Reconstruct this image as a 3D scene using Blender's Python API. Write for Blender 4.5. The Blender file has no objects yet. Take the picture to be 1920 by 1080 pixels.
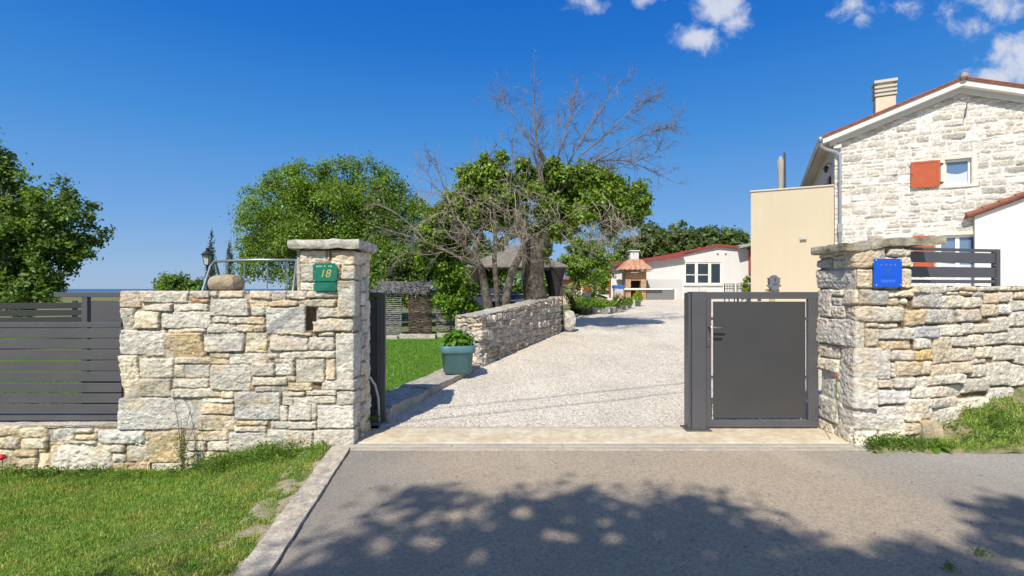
import bpy, math, random
import numpy as np
from mathutils import Vector
R = math.radians
F0, HZ, EYE = 960.0, 541.0, 1.5
# ------------------------------------------------------------------ camera, world, sun
sc = bpy.context.scene
cam = bpy.data.objects.new('camera', bpy.data.cameras.new('camera'))
sc.collection.objects.link(cam); sc.camera = cam
cam.data.lens = 18.0; cam.data.sensor_width = 36.0; cam.data.clip_end = 60000; cam.data.clip_start = 0.05
cam.location = (0, 0, EYE); cam.rotation_euler = (R(90.06), 0, 0)
SUN_AZ, SUN_EL = 202.0, 47.0          # compass style azimuth (from +Y, clockwise)
sd = Vector((math.sin(R(SUN_AZ))*math.cos(R(SUN_EL)), math.cos(R(SUN_AZ))*math.cos(R(SUN_EL)), math.sin(R(SUN_EL))))
SUNV = tuple(sd)
sun = bpy.data.objects.new('sun', bpy.data.lights.new('sun', 'SUN'))
sc.collection.objects.link(sun)
sun.data.energy = 4.2; sun.data.angle = R(0.53); sun.data.color = (1.0, 0.925, 0.80)
sun.rotation_euler = sd.to_track_quat('Z', 'Y').to_euler(); sun.location = sd*30
sc.view_settings.view_transform = 'Standard'; sc.view_settings.look = 'None'
sc.view_settings.exposure = 0.42; sc.view_settings.gamma = 1.0
sc.cycles.max_bounces = 6; sc.cycles.transparent_max_bounces = 8
world = bpy.data.worlds.new('World'); sc.world = world; world.use_nodes = True
def build_world():
    nt = world.node_tree; N = nt.nodes; L = nt.links; N.clear()
    def nd(t, **k):
        n = N.new(t)
        for a, b in k.items(): setattr(n, a, b)
        return n
    def M(op, a, b=None, c=None):
        n = nd('ShaderNodeMath', operation=op)
        for i, v in enumerate((a, b, c)):
            if v is None: continue
            if isinstance(v, (int, float)): n.inputs[i].default_value = v
            else: L.new(v, n.inputs[i])
        return n.outputs[0]
    sky = nd('ShaderNodeTexSky', sky_type='NISHITA'); sky.sun_disc = False
    sky.sun_elevation = R(SUN_EL); sky.sun_rotation = R(SUN_AZ); sky.altitude = 60
    sky.air_density = 1.0; sky.dust_density = 0.2; sky.ozone_density = 1.5
    hs = nd('ShaderNodeHueSaturation'); hs.inputs['Saturation'].default_value = .95; hs.inputs['Value'].default_value = 1.0
    L.new(sky.outputs[0], hs.inputs['Color'])
    tc = nd('ShaderNodeTexCoord'); sp = nd('ShaderNodeSeparateXYZ'); L.new(tc.outputs['Generated'], sp.inputs[0])
    cr = nd('ShaderNodeValToRGB'); L.new(sp.outputs[2], cr.inputs[0]); el = cr.color_ramp.elements
    st = ((0, (.31,.46,.69)), (.03, (.28,.45,.71)), (.12, (.155,.37,.74)), (.28, (.045,.26,.69)), (.42, (.006,.165,.62)), (.50, (.0,.135,.57)), (.64, (.05,.16,.50)), (1.0, (.09,.18,.44)))
    el[0].position = 0; el[0].color = (*st[0][1], 1); el[1].position = 1; el[1].color = (*st[-1][1], 1)
    for p_, c_ in st[1:-1]: e = el.new(p_); e.color = (*c_, 1)
    sm = nd('ShaderNodeVectorMath', operation='SCALE'); L.new(cr.outputs[0], sm.inputs[0]); sm.inputs[3].default_value = 10/2**.42*1.02
    sk = nd('ShaderNodeMix', data_type='RGBA'); fr_ = nd('ShaderNodeMapRange'); L.new(sp.outputs[1], fr_.inputs[0]); fr_.inputs[1].default_value = -.4; fr_.inputs[2].default_value = .15; fr_.inputs[3].default_value = .15; fr_.inputs[4].default_value = .92; L.new(fr_.outputs[0], sk.inputs[0]); L.new(hs.outputs[0], sk.inputs[6]); L.new(sm.outputs[0], sk.inputs[7])
    yy = M('MAXIMUM', sp.outputs[1], 0.02)
    px = M('DIVIDE', sp.outputs[0], yy); pz = M('DIVIDE', sp.outputs[2], yy)
    cb = nd('ShaderNodeCombineXYZ'); L.new(px, cb.inputs[0]); L.new(pz, cb.inputs[1])
    n1 = nd('ShaderNodeTexNoise'); n1.inputs['Scale'].default_value = 17; n1.inputs['Detail'].default_value = 10; n1.inputs['Roughness'].default_value = .64; n1.inputs['Distortion'].default_value = .35
    L.new(cb.outputs[0], n1.inputs['Vector'])
    best = None
    for (x, y, rx, ry, s) in ((1352,18,62,44,1),(1308,72,58,34,1),(1378,45,40,30,1),(1100,2,50,26,.75),(1212,-2,34,18,.7),(1600,10,48,38,.6),(1617,34,26,22,.55),
                              (1876,12,70,38,.8),(1825,50,50,28,.75),(1915,118,86,66,1.1),(1862,150,66,36,1.1),(1905,90,60,40,1),(1720,12,90,26,.32),(1700,-40,90,40,.6)):
        u = M('DIVIDE', M('SUBTRACT', px, (x-960)/F0), rx/F0); v = M('DIVIDE', M('SUBTRACT', pz, (HZ-y)/F0), ry/F0)
        d = M('SQRT', M('ADD', M('MULTIPLY', u, u), M('MULTIPLY', v, v)))
        e = M('MULTIPLY', M('SUBTRACT', 1.0, d), s)
        best = e if best is None else M('MAXIMUM', best, e)
    t = M('ADD', best, M('MULTIPLY', M('SUBTRACT', n1.outputs[0], 0.5), 2.3))
    mr = nd('ShaderNodeMapRange', interpolation_type='SMOOTHSTEP'); mr.inputs[1].default_value = 0.0; mr.inputs[2].default_value = 0.9
    L.new(t, mr.inputs[0])
    cut = M('MULTIPLY', mr.outputs[0], M('GREATER_THAN', sp.outputs[1], 0.05))
    cut = M('MULTIPLY', cut, M('GREATER_THAN', best, -0.6))
    cut = M('MULTIPLY', cut, 0.9)
    mx = nd('ShaderNodeMix', data_type='RGBA'); L.new(cut, mx.inputs[0]); L.new(sk.outputs[2], mx.inputs[6]); mx.inputs[7].default_value = (5.2, 5.5, 6.2, 1)
    bg = nd('ShaderNodeBackground'); bg.inputs[1].default_value = 0.10; L.new(mx.outputs[2], bg.inputs[0])
    out = nd('ShaderNodeOutputWorld'); L.new(bg.outputs[0], out.inputs[0])
build_world()
# ------------------------------------------------------------------ helpers
COL = sc.collection
def P(px, py, Y): return np.array([(px-960)/F0*Y, Y, EYE+(HZ-py)/F0*Y])
def tag(o, label=None, cat=None, group=None, kind=None):
    if label: o['label'] = label
    if cat: o['category'] = cat
    if group: o['group'] = group
    if kind: o['kind'] = kind
    return o
def empty(name, loc, label=None, cat=None, group=None, kind=None):
    o = bpy.data.objects.new(name, None); o.empty_display_size = .1; COL.objects.link(o); o.location = tuple(float(c) for c in loc)
    return tag(o, label, cat, group, kind)
def wpos(o):
    p = np.array(o.location[:])
    while o.parent is not None:
        o = o.parent; p = p+np.array(o.location[:])
    return p
def mobj(name, V, Fc, m, parent=None, smooth=False, col=None, auto=True):
    V = np.asarray(V, dtype=np.float64).reshape(-1, 3)
    if parent is not None: loc = wpos(parent)
    elif auto: loc = np.array([V[:,0].mean(), V[:,1].mean(), V[:,2].min()])
    else: loc = np.zeros(3)
    V = V-loc
    me = bpy.data.meshes.new(name)
    if isinstance(Fc, np.ndarray):
        n, k = Fc.shape
        me.vertices.add(len(V)); me.vertices.foreach_set('co', V.astype(np.float32).ravel())
        me.loops.add(n*k); me.loops.foreach_set('vertex_index', Fc.astype(np.int32).ravel())
        me.polygons.add(n); me.polygons.foreach_set('loop_start', np.arange(0, n*k, k, dtype=np.int32))
        me.update(calc_edges=True)
    else:
        me.from_pydata([tuple(v) for v in V], [], [tuple(int(i) for i in f) for f in Fc]); me.update()
    if smooth: me.polygons.foreach_set('use_smooth', [True]*len(me.polygons))
    if col is not None:
        a = me.color_attributes.new('Col', 'FLOAT_COLOR', 'POINT')
        c = np.ones((len(V), 4), dtype=np.float32); c[:, :3] = col; a.data.foreach_set('color', c.ravel())
    me.materials.append(m)
    o = bpy.data.objects.new(name, me); COL.objects.link(o)
    if parent is not None: o.parent = parent
    else: o.location = tuple(loc)
    return o
def copy_tree(o, parent=None):
    c = o.copy(); COL.objects.link(c)
    if parent is not None: c.parent = parent
    for ch in list(o.children): copy_tree(ch, c)
    return c
class MB:
    def __init__(s): s.v = []; s.f = []
    def add(s, V, Fc):
        b = len(s.v); s.v += [tuple(map(float, v)) for v in V]; s.f += [tuple(int(i)+b for i in f) for f in Fc]; return s
    def box(s, x0, x1, y0, y1, z0, z1, fr=None, bev=0.0):
        # fr = (origin, ax, ay) maps local xy
        b = min(bev, (x1-x0)/3, (y1-y0)/3, (z1-z0)/3)
        if b <= 0:
            V = [(x,y,z) for z in (z0,z1) for (x,y) in ((x0,y0),(x1,y0),(x1,y1),(x0,y1))]
            Fc = [(3,2,1,0),(4,5,6,7),(0,1,5,4),(1,2,6,5),(2,3,7,6),(3,0,4,7)]
        else:
            V = []; Fc = []
            def ring(i, z):
                return [(x0+i+b*0,y0+i,z),(x1-i,y0+i,z),(x1-i,y1-i,z),(x0+i,y1-i,z)]
            def ring8(i, z):
                a = i; c = b if i == 0 else b
                return [(x0+a+c,y0+a,z),(x1-a-c,y0+a,z),(x1-a,y0+a+c,z),(x1-a,y1-a-c,z),(x1-a-c,y1-a,z),(x0+a+c,y1-a,z),(x0+a,y1-a-c,z),(x0+a,y0+a+c,z)]
            V = ring8(b*.9, z0)+ring8(0, z0+b)+ring8(0, z1-b)+ring8(b*.9, z1)
            Fc = [tuple(range(7,-1,-1)), tuple(range(24,32))]
            for r in range(3):
                for i in range(8): Fc.append((r*8+i, r*8+(i+1)%8, (r+1)*8+(i+1)%8, (r+1)*8+i))
        if fr is not None:
            o, ax, ay = fr
            V = [(o[0]+ax[0]*x+ay[0]*y, o[1]+ax[1]*x+ay[1]*y, o[2]+z) for x,y,z in V]
        return s.add(V, Fc)
    def tube(s, pts, rad, n=8, caps=True):
        pts = [np.array(p, float) for p in pts]; rad = [rad]*len(pts) if isinstance(rad, (int, float)) else rad
        V = []; Fc = []; up = None
        for i, p in enumerate(pts):
            t = pts[min(i+1, len(pts)-1)]-pts[max(i-1, 0)]; t = t/(np.linalg.norm(t)+1e-9)
            if up is None:
                up = np.cross(t, (0,0,1)) if abs(t[2]) < .9 else np.cross(t, (1,0,0))
            up = up-t*np.dot(up, t); up /= np.linalg.norm(up)+1e-9; w = np.cross(t, up)
            for k in range(n):
                a = 2*math.pi*k/n; V.append(p+rad[i]*(math.cos(a)*up+math.sin(a)*w))
        for i in range(len(pts)-1):
            for k in range(n): Fc.append((i*n+k, i*n+(k+1)%n, (i+1)*n+(k+1)%n, (i+1)*n+k))
        if caps: Fc += [tuple(range(n-1,-1,-1)), tuple((len(pts)-1)*n+k for k in range(n))]
        return s.add(V, Fc)
    def lathe(s, c, prof, n=20, sq=0.0, rot=0.0):
        # prof: (r,z); sq>0 makes superellipse (rounded square)
        V = []; Fc = []
        for r, z in prof:
            for k in range(n):
                a = 2*math.pi*k/n+rot; ca, sa = math.cos(a), math.sin(a)
                m = 1.0
                if sq: e = 2+sq; m = (abs(math.cos(a-rot))**e+abs(math.sin(a-rot))**e)**(-1/e)
                V.append((c[0]+r*m*ca, c[1]+r*m*sa, c[2]+z))
        for i in range(len(prof)-1):
            for k in range(n): Fc.append((i*n+k, i*n+(k+1)%n, (i+1)*n+(k+1)%n, (i+1)*n+k))
        Fc += [tuple(range(n-1,-1,-1)), tuple((len(prof)-1)*n+k for k in range(n))]
        return s.add(V, Fc)
    def prism(s, poly, fn):
        # poly: 2d outline, fn(p, side) -> 3d for side 0/1
        n = len(poly); V = [fn(p, 0) for p in poly]+[fn(p, 1) for p in poly]
        Fc = [tuple(range(n)), tuple(range(2*n-1, n-1, -1))]+[(i, (i+1)%n+n*0, (i+1)%n+n, i+n)[::-1] for i in range(n)]
        return s.add(V, Fc)
    def go(s, name, m, parent=None, smooth=False): return mobj(name, s.v, s.f, m, parent, smooth)
# value noise
def _h(ix, iy, iz, seed):
    n = (ix*374761393+iy*668265263+iz*2147483647+seed*1274126177) & 0xffffffff
    n = ((n ^ (n >> 13))*1274126177) & 0xffffffff
    n = ((n ^ (n >> 16))*2246822519) & 0xffffffff
    return ((n ^ (n >> 15)) & 0xffff)/65535.0
def vn(x, y, z=0.0, seed=0):
    x, y, z = np.broadcast_arrays(np.asarray(x, float), np.asarray(y, float), np.asarray(z, float))
    fx, fy, fz = np.floor(x), np.floor(y), np.floor(z)
    ix, iy, iz = fx.astype(np.int64), fy.astype(np.int64), fz.astype(np.int64)
    tx, ty, tz = x-fx, y-fy, z-fz
    tx, ty, tz = [t*t*(3-2*t) for t in (tx, ty, tz)]
    r = 0
    for a in (0, 1):
        for b in (0, 1):
            for c in (0, 1):
                w = (tx if a else 1-tx)*(ty if b else 1-ty)*(tz if c else 1-tz)
                r = r+w*_h(ix+a, iy+b, iz+c, seed)
    return r*2-1
def fbm(x, y, z=0.0, seed=0, o=4, g=.5):
    r = 0; a = 1; f = 1
    for i in range(o): r = r+a*vn(np.asarray(x)*f, np.asarray(y)*f, np.asarray(z)*f, seed+i*17); a *= g; f *= 2.03
    return r
def ss(a, b, x):
    t = np.clip((x-a)/(b-a), 0, 1); return t*t*(3-2*t)
# ------------------------------------------------------------------ materials
MATS = {}
def mat(name, c=(.5,.5,.5), rough=.6, metal=0.0, attr=False, c2=None, nscale=6.0, namt=.0, bump=0.0, bscale=40.0, trans=0.0, spec=.5, detail=6, hi=(.35,.65), lowc=None, streak=0.0):
    if name in MATS: return MATS[name]
    m = bpy.data.materials.new(name); m.use_nodes = True; nt = m.node_tree; N = nt.nodes; L = nt.links
    b = N['Principled BSDF']; b.inputs['Roughness'].default_value = rough; b.inputs['Metallic'].default_value = metal
    b.inputs['Specular IOR Level'].default_value = spec
    tc = N.new('ShaderNodeTexCoord'); src = None
    geo = N.new('ShaderNodeNewGeometry'); vec = geo.outputs['Position']
    if attr:
        a = N.new('ShaderNodeAttribute'); a.attribute_name = 'Col'; src = a.outputs['Color']
    if c2 is not None:
        n = N.new('ShaderNodeTexNoise'); n.inputs['Scale'].default_value = nscale; n.inputs['Detail'].default_value = detail; n.inputs['Roughness'].default_value = .65
        L.new(vec, n.inputs['Vector'])
        mr = N.new('ShaderNodeMapRange'); mr.inputs[1].default_value = hi[0]; mr.inputs[2].default_value = hi[1]; L.new(n.outputs[0], mr.inputs[0])
        mx = N.new('ShaderNodeMix'); mx.data_type = 'RGBA'; L.new(mr.outputs[0], mx.inputs[0])
        mx.inputs[6].default_value = (*c, 1); mx.inputs[7].default_value = (*c2, 1)
        if src is not None: L.new(src, mx.inputs[6])
        src = mx.outputs[2]
    if namt > 0:
        n = N.new('ShaderNodeTexNoise'); n.inputs['Scale'].default_value = bscale*.5; n.inputs['Detail'].default_value = 6; n.inputs['Roughness'].default_value = .7
        L.new(vec, n.inputs['Vector'])
        mr = N.new('ShaderNodeMapRange'); mr.inputs[1].default_value = .3; mr.inputs[2].default_value = .7; mr.inputs[3].default_value = 1-namt; mr.inputs[4].default_value = 1+namt*.6; L.new(n.outputs[0], mr.inputs[0])
        mx = N.new('ShaderNodeMix'); mx.data_type = 'RGBA'; mx.blend_type = 'MULTIPLY'; mx.inputs[0].default_value = 1
        if src is not None: L.new(src, mx.inputs[6])
        else: mx.inputs[6].default_value = (*c, 1)
        L.new(mr.outputs[0], mx.inputs[7]); src = mx.outputs[2]
    if streak > 0:
        mp = N.new('ShaderNodeMapping'); mp.inputs['Scale'].default_value = (3.5, 3.5, .3); L.new(vec, mp.inputs[0]); n = N.new('ShaderNodeTexNoise'); n.inputs['Scale'].default_value = 1; n.inputs['Detail'].default_value = 7; n.inputs['Roughness'].default_value = .65; L.new(mp.outputs[0], n.inputs['Vector'])
        mr = N.new('ShaderNodeMapRange'); mr.inputs[1].default_value = .35; mr.inputs[2].default_value = .65; mr.inputs[3].default_value = 1-streak; mr.inputs[4].default_value = 1+streak*.4; L.new(n.outputs[0], mr.inputs[0])
        mx = N.new('ShaderNodeMix'); mx.data_type = 'RGBA'; mx.blend_type = 'MULTIPLY'; mx.inputs[0].default_value = 1; L.new(src, mx.inputs[6]); L.new(mr.outputs[0], mx.inputs[7]); src = mx.outputs[2]
    if src is not None: L.new(src, b.inputs['Base Color'])
    else: b.inputs['Base Color'].default_value = (*c, 1)
    if bump > 0:
        n = N.new('ShaderNodeTexNoise'); n.inputs['Scale'].default_value = bscale; n.inputs['Detail'].default_value = 5; n.inputs['Roughness'].default_value = .65; L.new(vec, n.inputs['Vector'])
        bp = N.new('ShaderNodeBump'); bp.inputs['Strength'].default_value = min(1, bump); bp.inputs['Distance'].default_value = .6/bscale
        L.new(n.outputs[0], bp.inputs['Height']); L.new(bp.outputs[0], b.inputs['Normal'])
    if trans > 0:
        tr = N.new('ShaderNodeBsdfTranslucent'); ms = N.new('ShaderNodeMixShader'); ms.inputs[0].default_value = trans
        if src is not None:
            g = N.new('ShaderNodeMix'); g.data_type = 'RGBA'; g.blend_type = 'MULTIPLY'; g.inputs[0].default_value = 1; L.new(src, g.inputs[6]); g.inputs[7].default_value = (2.1, 2.0, .6, 1)
            L.new(g.outputs[2], tr.inputs[0])
        else: tr.inputs[0].default_value = (*c, 1)
        L.new(b.outputs[0], ms.inputs[1]); L.new(tr.outputs[0], ms.inputs[2]); L.new(ms.outputs[0], N['Material Output'].inputs[0])
    MATS[name] = m; return m
m_stone = mat('limestone', attr=True, rough=.92, namt=.42, bump=1.0, bscale=42, spec=.15)
m_dark = mat('anthracite_paint', (.078,.078,.09), rough=.36, c2=(.098,.098,.11), nscale=3, namt=.08, bscale=60, hi=(.3,.8))
m_leaf = mat('leaf', attr=True, rough=.5, trans=.35, spec=.4)
m_grass = mat('grass_blade', attr=True, rough=.65, trans=.3, spec=.2)
m_bark = mat('bark', (.062,.05,.040), rough=.95, c2=(.165,.140,.112), nscale=9, bump=1, bscale=30, hi=(.4,.62))
m_twig = mat('dry_twig', (.12,.098,.09), rough=.9, c2=(.22,.185,.16), nscale=4)
m_twig2 = mat('pale_dry_twig', (.26,.22,.18), rough=.9, c2=(.38,.33,.27), nscale=4)
m_steel = mat('galvanised_steel', (.35,.37,.40), rough=.45, metal=.6, namt=.15, bscale=30)
m_white = mat('white_render', (.69,.685,.67), streak=.05, rough=.85, c2=(.64,.635,.62), nscale=1.2, bump=.35, bscale=70, hi=(.4,.75))
m_glass = mat('window_glass', (.03,.05,.07), rough=.06, spec=1.0)
m_tile = mat('terracotta', (.29,.10,.06), rough=.8, c2=(.19,.065,.045), nscale=7, bump=.5, bscale=30)
# ------------------------------------------------------------------ ground shape
def xk(Y):      # line between driveway gravel and lawn
    return np.interp(Y, [5.4, 5.8, 8.6, 10.2, 11.8, 13.2, 16, 20, 26, 40], [-1.36, -1.33, -.5, .1, .75, 1.4, 1.9, 3.6, 4.9, 5.2])
def xe(Y): return -1.505+.116*(4.74-Y)
def Tg(Y): return np.minimum(np.maximum(0, .05*(Y-5.4)), 1.15)
def Tl(Y): return np.clip(.14+.018*(Y-5.7), .0, .32)
# ------------------------------------------------------------------ stone surfaces
def fillet(pts, r=.05, n=5):
    out = [np.array(pts[0], float)]
    for i in range(1, len(pts)-1):
        a, b, c = [np.array(p, float) for p in pts[i-1:i+2]]
        u = (a-b)/np.linalg.norm(a-b); v = (c-b)/np.linalg.norm(c-b)
        rr = min(r, np.linalg.norm(a-b)*.4, np.linalg.norm(c-b)*.4); p0 = b+u*rr; p1 = b+v*rr
        for k in range(n+1):
            t = k/n; out.append((1-t)**2*p0+2*t*(1-t)*b+t*t*p1)
    out.append(np.array(pts[-1], float)); return np.array(out)
PAL = [(.66,.585,.47),(.60,.55,.47),(.70,.62,.49),(.57,.535,.47),(.64,.54,.39),(.72,.66,.56),(.62,.52,.39),(.56,.515,.44)]
def stone_surface(path, v0, v1, res, rects, seed, joint=.035, w=.018, amp=.010, warp=.010, mortar=(.30,.24,.17), pal=PAL, mask=None, tint=None, off=.010, filln=.012, edge_r=.02, cvar=.10, bulge=.006, gap=.0016, bright=1.12, och_=1.0):
    rng = np.random.default_rng(seed)
    path = np.asarray(path); seg = np.linalg.norm(np.diff(path, axis=0), axis=1); S = np.concatenate([[0], np.cumsum(seg)])
    nu = int(S[-1]/res)+1; nv = int((v1-v0)/res)+1
    us = np.linspace(0, S[-1], nu); vs = np.linspace(v0, v1, nv)
    bx = np.interp(us, S, path[:,0]); by = np.interp(us, S, path[:,1])
    tx = np.gradient(bx); ty = np.gradient(by); ln = np.hypot(tx, ty)+1e-9; nx, ny = ty/ln, -tx/ln
    U, Vv = np.meshgrid(us, vs)
    WU = U+warp*fbm(U*9, Vv*9, 3.1, seed, 3)+.003*vn(U*60, Vv*60, 1, seed+5)
    WV = Vv+warp*fbm(U*7, Vv*10, 7.7, seed+9, 3)+.003*vn(U*60, Vv*60, 5, seed+6)
    best = np.full(U.shape, 9.0); sid = np.full(U.shape, -1)
    K = len(rects); offs = rng.normal(0, off, K+1); ta = rng.normal(0, .07, K+1); tb = rng.normal(0, .07, K+1)
    cols = np.array([pal[i] for i in rng.integers(0, len(pal), K+1)])*(1+rng.normal(0, cvar, (K+1, 1)))
    TX = np.zeros(U.shape); 
    for i, rc in enumerate(rects):
        a0, b0, a1, b1 = rc[:4]
        if len(rc) > 4 and rc[4] is not None: cols[i] = rc[4]
        cx, cy = (a0+a1)/2, (b0+b1)/2; hx, hy = (a1-a0)/2-gap, (b1-b0)/2-gap
        i0, i1 = np.searchsorted(us, [a0-.05, a1+.05]); j0, j1 = np.searchsorted(vs, [b0-.05, b1+.05])
        if i1 <= i0 or j1 <= j0: continue
        ang = rng.normal(0, .018)
        du = WU[j0:j1, i0:i1]-cx; dv = WV[j0:j1, i0:i1]-cy
        du, dv = du+ang*dv, dv-ang*du
        r = min(edge_r*rng.uniform(.6, 2.0), hx*.9, hy*.9)
        qx = np.abs(du)-hx+r; qy = np.abs(dv)-hy+r
        s = np.hypot(np.maximum(qx, 0), np.maximum(qy, 0))+np.minimum(np.maximum(qx, qy), 0)-r
        B = best[j0:j1, i0:i1]; I = sid[j0:j1, i0:i1]; T = TX[j0:j1, i0:i1]; k = s < B
        B[k] = s[k]; I[k] = i; T[k] = (du*ta[i]+dv*tb[i])[k]
    sid[best > .02] = K; d = -best
    prof = ss(-.004, w, d); big = ss(0, .09, d)
    o = offs[sid]; rough = fbm(U*22+sid*3.7, Vv*26, sid*1.3, seed+31, 4)
    ridg = 1-np.abs(fbm(U*14+sid*2.1, Vv*20+sid, 2.2, seed+71, 4, .6))
    h = prof*(np.clip(o, -2*off, 2*off)+TX+amp*rough*.6+amp*1.4*(ridg-.7)+bulge*big)-joint*(1-prof)+filln*(1-prof)*fbm(U*30, Vv*40, 4.4, seed+51, 3)
    c = cols[sid]*(1+.10*rough[..., None])
    g = ss(.05, .7, fbm(U*3.1+sid*.37, Vv*3.7, 9, seed+77, 4))[..., None]
    c = c*(1-.55*g)+np.array([.47,.45,.41])*.55*g
    och = och_*ss(.45, .95, fbm(U*4.3+5, Vv*5.1+sid*.21, 19, seed+99, 4))[..., None]
    c = c*(1-.5*och)+np.array([.56,.39,.18])*.5*och
    pit = ss(.45, .8, fbm(U*34, Vv*44, 1.5, seed+13, 3))[..., None]
    c = c*(1-.25*pit); h = h-(pit[...,0]*amp*.7)*prof
    mp = ss(-.006, .006, d)[..., None]
    mc = np.array(mortar)*(1+.25*vn(U*12, Vv*12, 2, seed)[..., None])
    c = c*mp+mc*(1-mp)
    if tint is not None: c = tint(U, Vv, c)
    X = bx[None,:]+nx[None,:]*h; Yc = by[None,:]+ny[None,:]*h
    V = np.stack([X, Yc, Vv+0*X], -1).reshape(-1, 3)
    j, i = np.meshgrid(np.arange(nv-1), np.arange(nu-1), indexing='ij'); b = (j*nu+i)
    Fc = np.stack([b, b+1, b+nu+1, b+nu], -1).reshape(-1, 4)
    if mask is not None:
        um = (us[:-1]+us[1:])/2; vm = (vs[:-1]+vs[1:])/2; UM, VM = np.meshgrid(um, vm)
        Fc = Fc[mask(UM, VM).reshape(-1)]
    return V, Fc, np.clip(c.reshape(-1, 3)*bright, .02, .85)
def courses(u0, u1, v0, v1, rng, h=(.06,.2), w=(.12,.45), split=.3):
    out = []; v = v0
    while v < v1:
        hh = rng.uniform(*h); hh = min(hh, v1-v) if v1-v-hh > .04 else v1-v
        u = u0+(-rng.uniform(0, .1) if u0 == 0 else 0)
        while u < u1:
            ww = rng.uniform(*w)*(0.6+hh*3); e = min(u+ww, u1); 
            if u1-e < .06: e = u1
            if hh > .11 and rng.random() < split:
                m = v+hh*rng.uniform(.35, .65)
                if e-u > .25:
                    k = u+(e-u)*rng.uniform(.35,.65); out += [(u, v, k, m), (k, v, e, m), (u, m, e, v+hh)]
                else: out += [(u, v, e, m), (u, m, e, v+hh)]
            else: out.append((u, v, e, v+hh))
            u = e
        v += hh
    return out
def merge(parts):
    V = []; Fq = []; C = []; n = 0
    for v, f, c in parts:
        f = np.asarray(f); 
        V.append(v); Fq.append(f+n); C.append(c if np.ndim(c) == 2 else np.tile(c, (len(v), 1))); n += len(v)
    return np.concatenate(V), np.concatenate(Fq), np.concatenate(C)
def rock(c, s, rnd=.25, amp=.02, seed=0, n=14, col=(.5,.47,.42), fr=3.0, flat=0, cv=.15):
    """rounded noisy block: quads only"""
    c = np.array(c, float); s = np.array(s, float)/2; Vs = []; Fs = []; b = 0
    L = np.linspace(-1, 1, n)
    A, B = np.meshgrid(L, L)
    for ax in range(3):
        for sg in (-1, 1):
            p = np.zeros((n, n, 3)); p[..., ax] = sg; p[..., (ax+1)%3] = A*(sg); p[..., (ax+2)%3] = B
            Vs.append(p.reshape(-1, 3)); j, i = np.meshgrid(np.arange(n-1), np.arange(n-1), indexing='ij'); q = j*n+i+b
            Fs.append(np.stack([q, q+1, q+n+1, q+n], -1).reshape(-1, 4)); b += n*n
    V = np.concatenate(Vs); F_ = np.concatenate(Fs)
    sp = V/np.linalg.norm(V, axis=1, keepdims=True)
    W = V*(1-rnd)+sp*rnd*1.15
    P0 = W*s; q = P0*fr+c
    nz = np.stack([fbm(q[:,0], q[:,1], q[:,2], seed+k*7, 4) for k in range(3)], -1)
    P0 = P0+nz*amp
    cc = np.array(col)*(1+cv*fbm(q[:,0]*2, q[:,1]*2, q[:,2]*2, seed+3, 4)[:, None])
    g = ss(.1, .7, fbm(q[:,0]*1.7, q[:,1]*1.7, q[:,2]*1.7, seed+44, 4))[:, None]; cc = cc*(1-.45*g)+np.array([.33,.32,.29])*.45*g
    return P0+c, F_, np.clip(cc, .02, .8)
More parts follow.
